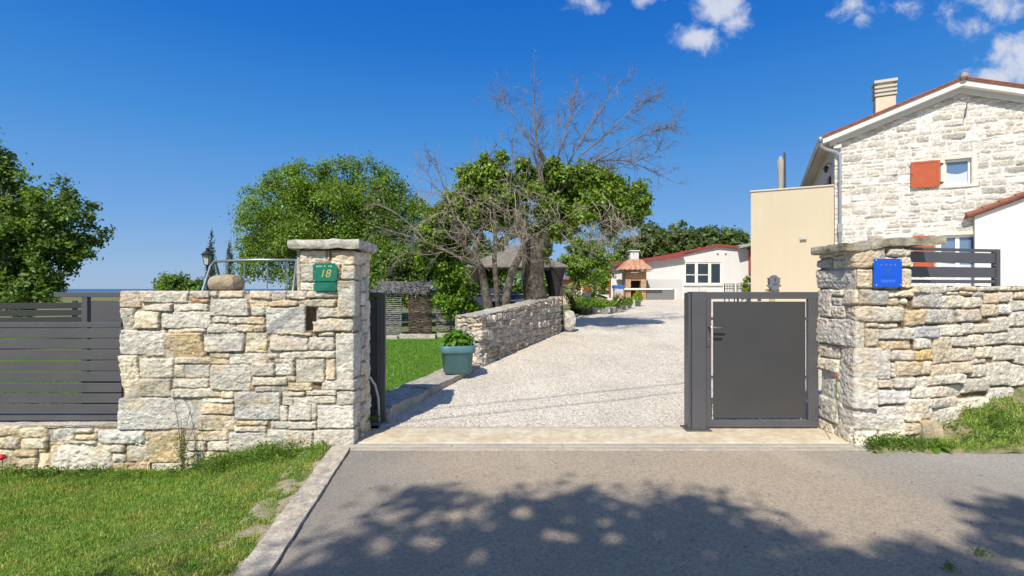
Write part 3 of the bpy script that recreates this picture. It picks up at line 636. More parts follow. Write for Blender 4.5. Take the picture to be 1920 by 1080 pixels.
def litter():
    rng = np.random.default_rng(14); n = 1500
    X = rng.uniform(-1.45, 3.2, n); Y = np.where(rng.random(n) < .55, 5.43-np.abs(rng.normal(size=n))*.16, 4.74-np.abs(rng.normal(size=n))*.35); k = (Y > 3) & (X < 3.2); X, Y = X[k], Y[k]; Z = np.where(Y > 4.93, .020, np.where(Y > 4.75, .014, .0)); m = len(X); s = rng.uniform(.002, .006, m)
    O = np.array([(1,0,0),(0,1,0),(-1,0,0),(0,-1,0),(0,0,.7)]); T = np.array([(0,1,4),(1,2,4),(2,3,4),(3,0,4)]); W = O[None]*s[:,None,None]*rng.uniform(.6, 1.3, (m, 5, 3))+np.stack([X, Y, Z], -1)[:,None,:]
    c = np.repeat(np.array([.60,.55,.47])[None]*rng.uniform(.5, 1.15, (m, 1)), 5, axis=0)
    tag(mobj('scattered_grit', W.reshape(-1, 3), (T[None]+np.arange(m)[:,None,None]*5).reshape(-1, 3), mat('pebble', attr=True), col=c, auto=False), 'pale grit spilled over the threshold and road edge', 'grit', kind='stuff')
    m = 150; X = rng.uniform(-1.3, 5, m); Y = rng.uniform(2.2, 4.75, m); V, Fc = leafquads(np.stack([X, Y, 0*X+.006], -1), rng.normal(size=(m, 3))*.25+np.array([0, 0, 1]), rng.uniform(.012, .035, m), rng, .4, .12)
    c = np.array([(.25,.17,.08),(.16,.11,.06),(.34,.27,.12),(.12,.13,.05)])[rng.integers(0, 4, m)]
    tag(mobj('fallen_leaves', V, Fc, m_leaf, col=np.repeat(c, 4, 0), auto=False), 'small dry leaves scattered over the road', 'leaves', kind='stuff')
# lawns
def front_z(X, Y): return -.24*ss(1.7, 3.4, -X)-.005+.012*fbm(X*2, Y*2, 0, 6, 3)
def back_z(X, Y): return Tl(Y)+.0+.012*fbm(X*1.5, Y*1.5, 0, 7, 3)
grid(np.concatenate([np.linspace(-12, -2.6, 70), np.linspace(-2.5, -.9, 70)]), np.linspace(-2, 4.9, 120), front_z, 'front_lawn', m_soil, keep=lambda X, Y: X < xe(Y)-.25-.06*vn(Y*5, 0*Y, 0, 4))
grid(np.linspace(-16, 1.4, 150), np.linspace(5.3, 14.2, 100), back_z, 'garden_lawn', m_lawn, keep=lambda X, Y: (X < xk(Y)-.45) | (Y < 5.5) & (X < -1.45))
def bank_z(X, Y):
    wy = rwY(X); t = np.clip((Y-4.68)/(wy-4.68), 0, 1.2); top = np.interp(X, [3.2, 3.9, 4.5, 5.4, 7, 10], [.02, .08, .25, .43, .58, .68])
    return top*(t**.9)+.02*fbm(X*4, Y*4, 0, 8, 4)-.008
grid(np.linspace(3.30, 9.5, 160), np.linspace(4.66, 7.3, 70), bank_z, 'grass_bank', mat('bank_soil', (.30,.24,.14), rough=1, c2=(.10,.14,.035), nscale=6, bump=1, bscale=50, namt=.3, hi=(.4,.6)), keep=lambda X, Y: (Y < rwY(np.maximum(X, 4.0))+.15) & ((X > 3.86) | (Y < 4.9)))
def blades(name, X, Y, Z, h, wd, rng, pal, label, lean=.5, shade=None):
    n = len(X); a = rng.random(n)*6.283; b = rng.random(n)*6.283; le = rng.random(n)*lean*h
    base = np.stack([X, Y, Z], -1); side = np.stack([np.cos(a), np.sin(a), 0*a], -1)*wd[:,None]/2
    mid = base+np.stack([np.cos(b)*le*.35, np.sin(b)*le*.35, h*.6], -1); tip = base+np.stack([np.cos(b)*le, np.sin(b)*le, h*(.95-.3*le/h)], -1)
    V = np.stack([base-side, base+side, mid+side*.8, mid-side*.8, tip], 1).reshape(-1, 3); k = np.arange(n)[:,None]*5
    Fc = np.concatenate([k+np.array([[0,1,2]]), k+np.array([[0,2,3]]), k+np.array([[3,2,4]])], 0)
    t = rng.random(n); pal = np.array(pal)*1.5; i = rng.integers(0, len(pal), n); c = pal[i]*(1+rng.normal(0, .28, (n, 1)))
    if shade is not None: c = c*shade
    tag(mobj(name, V, Fc, m_grass, col=np.clip(np.repeat(c, 5, 0), .01, .6), auto=False), label, 'grass', kind='stuff')
GP = [(.10,.19,.03),(.13,.23,.04),(.08,.16,.025),(.16,.24,.05),(.20,.24,.08),(.11,.20,.03)]
rng = np.random.default_rng(77)
n = 125000; Y = 2.2+2.66*rng.random(n)**.85; X = xe(Y)-.16-rng.random(n)*(Y*1.1-1.0); k = (X > -6) & ((X < xe(Y)-.215-.05*fbm(Y*5, 3.3+0*Y, 0, 2, 3)) | (rng.random(n) < .12)); X, Y = X[k], Y[k]
pat = fbm(X*2.5, Y*2.5, 0, 12, 3); h = rng.uniform(.012, .04, len(X))*(1+.5*pat)*(1+1.9*ss(4.25, 4.8, Y)*ss(-.3, .5, fbm(X*3, Y*3, 0, 61, 2)+.25)*ss(-3.6, -3.0, X)+.35*ss(4.3, 4.8, Y)); dry = ss(.0, .9, fbm(X*7, Y*7, 4, 14, 4)*.8+.5*ss(2.3, 1.7, -X)+.1)[:,None]
c_ = (1-dry)*np.array([1, 1, 1])+dry*np.array([1.5, 1.12, 1.35])
blades('front_grass', X, Y, front_z(X, Y)-.004, h, rng.uniform(.003, .006, len(X)), rng, GP, 'short mown green grass in front of the left stone walls', 1.3, c_)
n = 60000; Y = 5.7+7.9*rng.random(n); X = xk(Y)-.45-rng.random(n)*5.5; pat = fbm(X*2, Y*2, 0, 3, 3)
blades('lawn_grass', X, Y, back_z(X, Y)-.004, rng.uniform(.02, .045, n), rng.uniform(.006, .011, n), rng, [(.09,.20,.02),(.12,.25,.03),(.07,.16,.02)], 'short lawn grass beside the gravel drive behind the gate', 1.2)
n = 26000; X = 3.35+rng.random(n)*5.4; Y = 4.72+rng.random(n)*(np.maximum(rwY(np.maximum(X, 4)), 4.9)-4.70); k = (fbm(X*2.6, Y*2.6, 0, 31, 4) > -.12+.5*ss(4.95,4.7,Y)*0) & ((X > 3.95) | (Y < 4.86)) & (rng.random(n) < np.where(X > 3.95, 1, .6)); X, Y = X[k], Y[k]
blades('bank_grass', X, Y, bank_z(X, Y)-.005, rng.uniform(.02, .075, len(X)), rng.uniform(.004, .008, len(X)), rng, GP+[(.24,.24,.11),(.30,.30,.12),(.20,.28,.06),(.18,.30,.05)], 'tufty grass on the bank below the right stone wall', 1.5)
# weeds at the wall foot (leafy)
def leafquads(C, Nn, size, rng, asp=.55, fold=.18):
    n = len(C); Nn = Nn/(np.linalg.norm(Nn, axis=1, keepdims=True)+1e-9); r = rng.normal(size=(n, 3)); t = np.cross(Nn, r); t /= np.linalg.norm(t, axis=1, keepdims=True)+1e-9; b = np.cross(Nn, t)
    s = size[:,None]; V = np.stack([C-t*s*.5, C+b*s*asp*.5+Nn*s*fold, C+t*s*.5, C-b*s*asp*.5+Nn*s*fold], 1).reshape(-1, 3)
    return V, (np.arange(n)[:,None]*4+np.array([[0,1,2,3]]))
LP1 = [(.10,.19,.03),(.13,.23,.035),(.08,.15,.025),(.07,.13,.03)]
def crown_pts(lobes, n, rng, ncl=14, sig=.22, shell=.55, jit=None):
    lobes = np.array(lobes, float); vol = (lobes[:,3]*lobes[:,4]*lobes[:,5])**.75; vol /= vol.sum(); C = []; Nn = []; K = []
    for L_, w in zip(lobes, vol):
        m = int(n*w)+1; k = max(3, int(ncl)); d = rng.normal(size=(k, 3)); d /= np.linalg.norm(d, axis=1, keepdims=True); r = shell+(1.04-shell)*rng.random((k, 1))
        cc = d*r; i = rng.integers(0, k, m); p = cc[i]+rng.normal(size=(m, 3))*sig*(.7+.6*rng.random((k, 1))[i])*np.array([1, 1, .75])
        C.append(L_[:3]+p*L_[3:6]); nn = p+rng.normal(size=(m, 3))*.75+np.array([0, 0, .5]); Nn.append(nn); K.append(rng.random(k)[i])
    return np.concatenate(C), np.concatenate(Nn), np.concatenate(K)
def foliage(name, lobes, n, size, seed, pal=LP1, parent=None, ncl=14, sig=.22, shell=.55, asp=.6, zmin=None, var=.2, holes=None):
    rng = np.random.default_rng(seed); C, Nn, K = crown_pts(lobes, n, rng, ncl, sig, shell)
    if zmin is not None: k = C[:,2] > zmin; C, Nn, K = C[k], Nn[k], K[k]
    if holes is not None:       # crown gaps cut along the sun's direction to put light flecks on the road
        t_ = C[:,2]/SUNV[2]; gx = C[:,0]-SUNV[0]*t_; gy = C[:,1]-SUNV[1]*t_; k = np.ones(len(C), bool)
        for hx, hy, hr in holes: k &= np.hypot((gx-hx)+.05*vn(gx*9, gy*9, hr*50), (gy-hy)*.8) > hr
        C, Nn, K = C[k], Nn[k], K[k]
    V, Fc = leafquads(C, Nn, rng.uniform(.7, 1.3, len(C))*size, rng, asp); pal = np.array(pal)
    c = pal[rng.integers(0, len(pal), len(C))]*(1+rng.normal(0, var, (len(C), 1)))*(.72+.56*K[:,None])
    return mobj(name, V, Fc, m_leaf, parent=parent, col=np.clip(np.repeat(c, 4, 0)*np.array([1.3,1.18,.95]), .008, .6))
def pl(px, py, r, Y, dy=0, sq=1.0, ry=None):   # lobe given by picture position and size
    s = Y/F0; p = P(px, py, Y); return (p[0], Y+dy, p[2], r*s, (ry or r*s), r*s*sq)
# branch systems
def wander(p, d, L, r0, r1, n, rng, wob=.12, up=0):
    pts = [np.array(p, float)]; d = np.array(d, float); d /= np.linalg.norm(d)
    for i in range(n):
        d = d+rng.normal(size=3)*wob+np.array([0, 0, up]); d /= np.linalg.norm(d); pts.append(pts[-1]+d*L/n)
    return pts, list(np.linspace(r0, r1, n+1)), d
def twigs(mb, p, d, L, r, depth, rng, nch=5, wob=.16, up=.0, spread=.7):
    pts, rad, _ = wander(p, d, L, r, r*.35, 5, rng, wob, up); mb.tube(pts, rad, 3 if r < .012 else 5, False)
    if depth <= 0: return
    for k in range(nch):
        i = rng.integers(1, 6); dd = pts[i]-pts[i-1]; dd /= np.linalg.norm(dd); nd_ = dd+rng.normal(size=3)*spread
        twigs(mb, pts[i], nd_, L*rng.uniform(.35, .7), max(rad[min(i, 5)]*.6, .0035), depth-1, rng, nch, wob, up, spread)
def limb(mb, pxs, Y, rads, n=10):
    pts = [P(a, b, Y+(c if c else 0)) for a, b, c in pxs]; pts = [np.array(p) for p in pts]
    # smooth
    for _ in range(2):
        q = [pts[0]]
        for i in range(len(pts)-1): q += [pts[i]*.75+pts[i+1]*.25, pts[i]*.25+pts[i+1]*.75]
        pts = q+[pts[-1]]
    rr = np.interp(np.linspace(0, 1, len(pts)), np.linspace(0, 1, len(rads)), rads); mb.tube(pts, list(map(float, rr)), n)
    return pts
litter()
# ---- old gnarled tree with thick trunk
def tree_a():
    Y = 12.5; b = P(1003, 590, Y); t = empty('gnarled_tree', b, 'old gnarled tree with a thick trunk and tall bare twigs above its green crown', 'tree')
    mb = MB(); rng = np.random.default_rng(21)
    limb(mb, [(1008,592,0),(1004,556,0),(998,520,0),(1000,485,0),(1010,455,0),(1024,430,0),(1045,400,0)], Y, [.36,.28,.27,.27,.27,.20,.12], 16)
    limb(mb, [(1000,480,0),(985,455,0),(975,425,-.2),(965,390,-.3)], Y, [.16,.12,.09,.05]); limb(mb, [(1020,435,0),(1055,398,.3),(1100,368,.4),(1150,358,.5),(1190,372,.5)], Y, [.12,.08,.05,.03,.02])
    limb(mb, [(1035,405,0),(1040,360,.3),(1030,320,.3),(1010,280,.2)], Y, [.12,.09,.07,.05]); limb(mb, [(1010,460,0),(1040,430,.2),(1085,402,.4),(1130,396,.4)], Y, [.09,.06,.03,.02])
    tk = mb.go('trunk', m_bark, t, True)
    mb = MB()
    for pts, r in (([(1028,400,0),(1012,330,0),(998,270,0),(965,215,.1),(925,178,.2)], .035), ([(1020,350,0),(1008,280,-.1),(1003,220,0),(1000,150,0)], .03), ([(1035,390,0),(1055,330,.1),(1085,270,.2),(1120,215,.2),(1165,150,.3)], .035),
                   ([(1050,360,0),(1100,310,0),(1160,280,-.1),(1200,255,0),(1252,238,.1)], .03), ([(1060,340,0),(1120,300,.2),(1180,300,.3),(1240,330,.3)], .025), ([(1030,330,0),(1060,260,-.3),(1070,220,-.2),(1080,185,0)], .025), ([(1090,290,0),(1140,250,0),(1190,200,.1),(1215,190,.2)], .022),
                   ([(1080,310,.1),(1150,320,0),(1200,300,.1),(1245,280,.2)], .02)):
        q = limb(mb, pts, Y, [r, r*.7, r*.45, r*.25], 5)
        for k in range(26):
            i = rng.integers(3, len(q)-1); d = q[i+1]-q[i]; d = d/np.linalg.norm(d)+rng.normal(size=3)*.55+np.array([.05, 0, .15]); twigs(mb, q[i], d, rng.uniform(.3, .6), .0075, 2, rng, 4, .14, .02, .55)
    mb.go('dead_branches', m_twig, t); mb = MB()
    for k in range(30):      # dry twigs hanging through the crown
        p = P(rng.uniform(960, 1190), rng.uniform(350, 440), Y+rng.uniform(-1.0, .1)); d = np.array([rng.normal()*.8, -.4, -.35+rng.normal()*.3]); twigs(mb, p, d, rng.uniform(.5, .9), .009, 2, rng, 4, .2, -.03, .7)
    for k in range(26):
        p = P(rng.uniform(1105, 1195), rng.uniform(390, 425), Y+rng.uniform(-.5, .4)); d = np.array([rng.normal()*.35, rng.normal()*.3, -1]); twigs(mb, p, d, rng.uniform(.4, .8), .008, 2, rng, 4, .18, -.04, .6)
    mb.go('dry_twigs', m_twig2, t)
    foliage('ivy', [pl(1005,440,20,Y,-.1),pl(1030,425,20,Y,-.1),pl(985,430,18,Y,.1),pl(1022,470,10,Y,-.1,1.6),pl(1050,440,12,Y,0)], 2600, .07, 37, [(.05,.09,.02),(.07,.13,.025)], t, 12, .28, .4)
    lob = [pl(1012,340,32,Y,.2),pl(1060,345,36,Y,.1),pl(1095,330,34,Y,0),pl(1135,345,38,Y,.2),pl(1175,362,34,Y,.1),pl(1202,385,20,Y,0),pl(1120,385,34,Y,-.1),pl(1060,392,34,Y,.3),pl(1170,400,24,Y,0),pl(1150,425,20,Y,.3,1.5),pl(1200,410,14,Y,.3,1.4),
           pl(1090,410,24,Y,-.3),pl(1022,390,26,Y,-.2),pl(1035,425,20,Y,.4),pl(985,312,17,Y,.2),pl(978,300,12,Y,.2),pl(1040,315,20,Y,.1),pl(1215,372,10,Y,0),pl(1028,470,14,Y,.4,1.4)]
    foliage('crown', lob+[pl(1100,370,40,Y,.6),pl(1050,370,34,Y,.6),pl(1150,385,34,Y,.6),pl(1040,435,18,Y,-.2),pl(1075,425,18,Y,.3)], 34000, .080, 31, [(.13,.24,.03),(.17,.28,.035),(.09,.16,.025),(.07,.12,.025)], t, 12, .25, .35, .75)
tree_a()
def tree_b():
    Y = 11.9; b = P(935, 610, Y); t = empty('gnarled_tree', b, 'many stemmed old tree with twisted trunks, left of the thick trunked one', 'tree')
    mb = MB(); rng = np.random.default_rng(22)
    limb(mb, [(918,612,0),(916,570,0),(908,535,0),(903,500,0),(882,478,-.2),(860,440,-.3),(850,400,-.3)], Y, [.14,.115,.10,.085,.06,.04,.02]); limb(mb, [(905,510,0),(890,485,.1),(893,460,.1),(905,430,.2),(900,390,.2)], Y, [.085,.075,.06,.045,.03])
    limb(mb, [(900,500,0),(870,490,-.4),(840,470,-.5),(800,455,-.4)], Y, [.045,.035,.025,.015]); limb(mb, [(938,612,-.2),(934,575,-.2),(930,530,-.2),(926,480,-.2),(930,430,-.2),(925,380,-.1)], Y, [.08,.065,.06,.055,.04,.03])
    limb(mb, [(942,612,-.2),(948,580,-.2),(950,545,-.2),(962,505,0),(980,470,0),(985,430,.2),(960,390,.2)], Y, [.13,.11,.10,.09,.07,.05,.03])
    mb.go('trunk', m_bark, t, True); mb = MB()
    for pts, r in (([(850,400,-.3),(835,360,-.2),(822,320,0),(815,295,0)], .02), ([(870,430,0),(840,390,0),(815,350,.1),(800,320,.2)], .02), ([(905,400,0),(910,340,0),(915,300,0),(930,265,0)], .018), ([(950,400,0),(958,340,0),(962,300,0),(960,262,0)], .018),
                   ([(800,455,-.4),(770,420,-.3),(735,395,-.2),(700,380,0)], .02), ([(800,455,-.4),(760,440,-.5),(715,430,-.4)], .018), ([(840,470,-.4),(800,480,-.5),(760,470,-.5),(735,500,-.4)], .016)):
        q = limb(mb, pts, Y, [r, r*.7, r*.4], 5)
        for k in range(11):
            i = rng.integers(2, len(q)-1); d = q[i+1]-q[i]; d = d/np.linalg.norm(d)+rng.normal(size=3)*.6; twigs(mb, q[i], d, rng.uniform(.3, .6), .008, 2, rng, 3, .16, .0, .6)
    mb.go('dead_branches', m_twig, t); mb = MB()
    for k in range(70):
        p = P(rng.uniform(815, 990), rng.uniform(350, 490), Y+rng.uniform(-1.1, .0)); d = np.array([rng.normal()*.8, -.3, rng.normal()*.5-.1]); twigs(mb, p, d, rng.uniform(.45, .85), .008, 2, rng, 4, .2, -.02, .7)
    mb.go('dry_twigs', m_twig2, t)
    lob = [pl(868,340,28,Y,.2),pl(900,318,28,Y,.2),pl(930,312,24,Y,.2),pl(950,335,26,Y,.3),pl(852,372,26,Y,.1),pl(890,365,32,Y,.3),pl(930,365,30,Y,.3),pl(845,410,28,Y,.2),pl(820,440,28,Y,.2),pl(800,462,22,Y,.2),pl(880,405,28,Y,.4),pl(965,380,28,Y,.5),
           pl(925,405,26,Y,.5),pl(905,292,12,Y,.2),pl(940,292,12,Y,.2),pl(985,355,20,Y,.5),pl(870,440,18,Y,.5),pl(960,430,16,Y,.6)]
    foliage('crown', lob+[pl(880,370,40,Y,.9),pl(850,430,34,Y,.9),pl(930,380,34,Y,.9),pl(825,475,24,Y,.6),pl(790,485,22,Y,.6),pl(860,470,18,Y,.9),pl(812,405,26,Y,.3),pl(800,435,26,Y,.3),pl(828,500,18,Y,.5),pl(895,450,16,Y,.5),pl(940,455,14,Y,.5)], 38000, .078, 33, [(.14,.25,.03),(.18,.29,.035),(.10,.18,.025),(.07,.12,.025)], t, 12, .25, .35, .75)
tree_b()
# ---- other trees
def tree(name, base, lobes, n, size, seed, label, pal=LP1, trunk=.2, cat='tree', ncl=16, sig=.2, shell=.5, group=None, th=None, asp=.6, holes=None):
    t = empty(name, base, label, cat, group); mb = MB(); rng = np.random.default_rng(seed); lob = np.array(lobes)
    top = lob[:,2].mean(); mb.tube([(base[0], base[1], base[2]-.3), (base[0]+.05, base[1], (base[2]+top)/2*.9), (lob[:,0].mean(), lob[:,1].mean(), top)], [trunk*1.2, trunk, trunk*.5], 9)
    for L_ in lob[:14]:
        a = np.array([base[0], base[1], base[2]+(top-base[2])*rng.uniform(.3, .9)]); m = (a+L_[:3])/2+rng.normal(size=3)*.15; mb.tube([a, m, L_[:3]], [trunk*.45, trunk*.3, trunk*.12], 5)
    mb.go('trunk', m_bark, t, True); foliage('crown', lobes, n, size, seed+1, pal, t, ncl, sig, shell, asp, holes=holes); return t
Y = 20.
lob = [pl(540,345,36,Y),pl(500,375,46,Y,.5),pl(575,345,45,Y,0),pl(640,340,48,Y,.2),pl(700,350,48,Y,0),pl(750,385,42,Y,.4),pl(480,430,38,Y,.2),pl(540,420,62,Y,-1.0),pl(620,410,66,Y,-1.4),pl(700,420,62,Y,-1.0),pl(770,430,40,Y,0),pl(505,490,46,Y,-.4),pl(600,490,60,Y,-1.2),pl(700,495,60,Y,-1.2),pl(770,490,40,Y,-.6),pl(790,400,22,Y,0),pl(520,328,14,Y),pl(660,312,20,Y),pl(735,340,22,Y),pl(465,470,22,Y)]
tree('leafy_tree', P(620, 580, Y), lob+[pl(620,420,75,Y,.8),pl(560,460,60,Y,.8),pl(690,450,75,Y,.8),pl(600,520,60,Y,.5),pl(700,530,60,Y,.5),pl(480,470,34,Y,.6),pl(500,420,36,Y,.6),pl(560,380,44,Y,.6),pl(640,370,50,Y,.6),pl(720,390,46,Y,.6)], 96000, .10, 51, 'large dense round crowned tree behind the left gate pillar', [(.09,.17,.03),(.11,.20,.035),(.14,.24,.045),(.08,.15,.025)], .3, ncl=40, sig=.17, shell=.66)
Y = 13.5
lob = [pl(20,350,45,Y),pl(-40,310,60,Y),pl(5,300,24,Y),pl(-60,400,80,Y),pl(60,400,48,Y,-.2),pl(110,385,42,Y,-.2),pl(150,400,34,Y),pl(165,440,26,Y,.2),pl(110,440,42,Y),pl(50,450,52,Y,.2),pl(0,430,60,Y),pl(80,500,38,Y,.2),pl(140,470,24,Y),pl(30,520,48,Y,.1),pl(75,545,28,Y),pl(-20,520,60,Y,.3),pl(40,560,34,Y),pl(-90,500,80,Y)]
tree('broadleaf_tree', P(-130, 700, Y)+np.array([0, 0, 0]), lob+[pl(60,530,38,Y,.2),pl(95,545,24,Y),pl(95,470,34,Y,.4),pl(20,480,50,Y,.6),pl(40,420,50,Y,.6),pl(-20,440,70,Y,.6),pl(30,560,40,Y,.5)], 44000, .105, 53, 'broad spreading tree cut by the left edge above the dark fence', [(.07,.14,.035),(.10,.18,.04),(.13,.22,.055),(.06,.11,.03)], .28, ncl=13, sig=.20, shell=.55)
Y = 21.
lob = [pl(1080,470,26,Y),pl(1110,460,26,Y),pl(1065,495,22,Y),pl(1100,500,32,Y),pl(1130,485,22,Y),pl(1085,515,20,Y),pl(1135,510,16,Y)]
tree('fruit_tree', P(1075, 572, Y), lob, 9000, .11, 55, 'small light green fruit tree between the gnarled trees and the white outbuilding', [(.12,.22,.035),(.16,.27,.045),(.09,.17,.03)], .07, ncl=16, sig=.22, shell=.4)
Y = 36.; GB = 'trees behind the white outbuilding'
for i, (cx, cy, w, lab) in enumerate(((1180,470,30,'dark tree left of the barbecue chimney, lowest of those behind the outbuilding'),(1222,452,38,'dark rounded tree directly above the barbecue roof'),(1275,448,38,'tall dark tree above the ridge of the outbuilding roof'),(1325,452,36,'dark tree right of the roof ridge of the outbuilding'),(1375,458,36,'dark tree beside the cream wall behind the outbuilding'))):
    lob = [pl(cx-w*.5,cy+8,w*.62,Y),pl(cx+w*.45,cy+6,w*.62,Y),pl(cx,cy-6,w*.68,Y),pl(cx,cy+w*.7,w*.9,Y),pl(cx-w*.3,cy-14,w*.35,Y),pl(cx+w*.35,cy-10,w*.35,Y)]
    tree('dark_tree', P(cx, 580, Y), lob, 4200, .26, 60+i, lab, [(.065,.11,.045),(.085,.145,.055),(.11,.17,.07)], .15, ncl=14, sig=.22, shell=.5, group=GB)
# cypresses
def cypress(px, top, base, w, Y, lab, sd):
    s = Y/F0; t = empty('cypress', P(px, base, Y), lab, 'cypress', 'slim cypresses beyond the left wall'); b = P(px, base, Y); tp = P(px, top, Y)
    lob = []; H = tp[2]-b[2]
    for k in range(8): z = b[2]+H*(k+.6)/8; r = w*s*.5*(1-.85*max(0, (k-2)/6)**1.5); lob.append((b[0], Y, z, r, r, H/9))
    mb = MB(); mb.tube([b+np.array([0,0,-.2]), b+np.array([0,0,H*.6])], [.07,.03], 6); mb.go('trunk', m_bark, t); foliage('crown', lob, 2600, .09, sd, [(.035,.065,.025),(.05,.085,.03)], t, 14, .3, .2, .4)
cypress(396, 437, 575, 17, 24, 'thin dark cypress directly behind the garden lantern', 71); cypress(431, 455, 575, 20, 26, 'shorter lighter cypress between the lantern and the big round tree', 72)
Y = 34.
tree('low_tree', P(332, 575, Y), [pl(310,534,18,Y),pl(335,530,20,Y),pl(358,536,16,Y),pl(325,548,22,Y),pl(375,545,14,Y)], 3500, .2, 74, 'low bushy tree top showing above the left wall near the sea', LP1, .1, ncl=10, sig=.3, shell=.2)
# hedges and shrubs near the screens
def shrub(name, lobes, n, size, seed, label, pal=LP1, group=None, asp=.65, ncl=12):
    z = min(l[2]-l[5] for l in lobes); b = (np.mean([l[0] for l in lobes]), np.mean([l[1] for l in lobes]), z); t = empty(name, b, label, 'shrub', group)
    foliage('foliage', lobes, n, size, seed, pal, t, ncl, .25, .4, asp); mb = MB()
    for l in lobes: mb.tube([b, ((b[0]+l[0])/2, (b[1]+l[1])/2, (b[2]+l[2])/2), (l[0], l[1], l[2])], [.03,.02,.01], 5)
    mb.go('stem', m_bark, t); return t
Y = 12.6
shrub('climbing_shrub', [pl(845,535,24,Y),pl(870,520,24,Y),pl(835,560,22,Y),pl(865,555,26,Y),pl(890,580,20,Y),pl(850,580,20,Y),pl(885,540,18,Y),pl(830,520,18,Y)], 5200, .085, 81, 'bright green climbing shrub covering the right end of the wattle screens', [(.13,.25,.03),(.16,.29,.035),(.09,.17,.025)])
Y = 16.5
shrub('back_hedge', [pl(900,525,26,24),pl(940,520,28,24),pl(985,525,28,24),pl(1025,530,24,24),pl(870,540,24,24),pl(920,550,26,24),pl(970,550,26,24),pl(1020,552,22,24)], 7000, .14, 85, 'mid green hedge seen through the open sides of the gazebo')
shrub('hedge_shrub', [pl(835,470,28,18.5),pl(870,490,30,18.5),pl(905,480,26,18.6),pl(860,520,32,18.5),pl(900,525,30,18.5),pl(935,500,24,18.8),pl(820,500,26,18.5)], 9000, .11, 87, 'dark green bushes behind the many stemmed old tree', [(.06,.12,.025),(.08,.15,.03),(.10,.18,.03)], ncl=20)
shrub('hedge_shrub', [pl(715,500,32,Y),pl(750,495,36,Y),pl(790,500,34,Y),pl(700,540,30,Y),pl(740,545,34,Y),pl(790,545,34,Y),pl(830,505,24,Y),pl(830,550,24,Y)], 13000, .1, 83, 'dense green bush rising behind the wattle screens', [(.06,.12,.025),(.08,.16,.03),(.11,.2,.035)], ncl=22)
# tree on the near side of the road: casts the dappled shade
lob = [(-1.2,-2.9,5.1,1.6,1.3,1.0),(-.9,-2.0,4.7,1.0,.8,.7),(.2,-2.2,4.3,.9,.8,.6),(-.2,-2.6,4.8,1.2,1.2,.9),(-2.3,-3.1,4.6,1.2,1.2,.9),(-1.4,-3.6,4.0,1.6,1.4,1.1),(.6,-3.2,4.2,1.1,1.1,.8),(-3.2,-3.8,4.2,1.0,1.0,.9),(1.2,-3.9,4.0,1.1,1.0,.8),(2.3,-3.9,3.9,1.0,.9,.7),(-.2,-4.4,4.4,1.5,1.2,1.0),(-2.4,-4.6,4.4,1.5,1.2,1.0),(3.4,-3.6,3.9,.35,.35,.25)]
tree('shade_tree', (-2.6,-5.8,0), [(a-.42-.35*2.4, b+.80-.87*2.4, c+2.4, d*1.14, e*1.10, f*1.0) for a, b, c, d, e, f in lob], 62000, .115, 91, 'spreading tree on the near side of the road that shades the asphalt', LP1, .12, ncl=26, sig=.13, shell=.45, holes=[((a-960)/(b-HZ)*EYE, EYE*F0/(b-HZ), r*.55) for a, b, r in ((980,960,.15),(1035,1000,.13),(1070,1008,.11),(1062,976,.09),(1132,982,.09),(1147,1008,.11),(893,1045,.12),(790,1015,.09),(960,925,.07),(720,1025,.08),(850,962,.08),(1010,930,.07),(1230,1000,.09),(1190,965,.08),(650,985,.08),(1330,1040,.08),(1105,935,.06),(760,960,.06),(920,990,.06))])
lob = [(.5,-3.75,8.2,.42,.34,.25),(1.3,-4.2,8.3,.9,.6,.5),(-.6,-4.55,8.2,.8,.5,.4),(-1.25,-4.6,8.1,.55,.4,.35),(-.1,-4.9,8.2,.8,.4,.4),(2.3,-5.1,8.3,1.2,1.0,.8),(.2,-5.4,8.0,.8,.6,.5)]
tree('shade_tree', (1.2,-6.6,0), lob, 17000, .12, 93, 'smaller tree across the road further right, shading the right edge', LP1, .14, ncl=18, sig=.16, shell=.4)
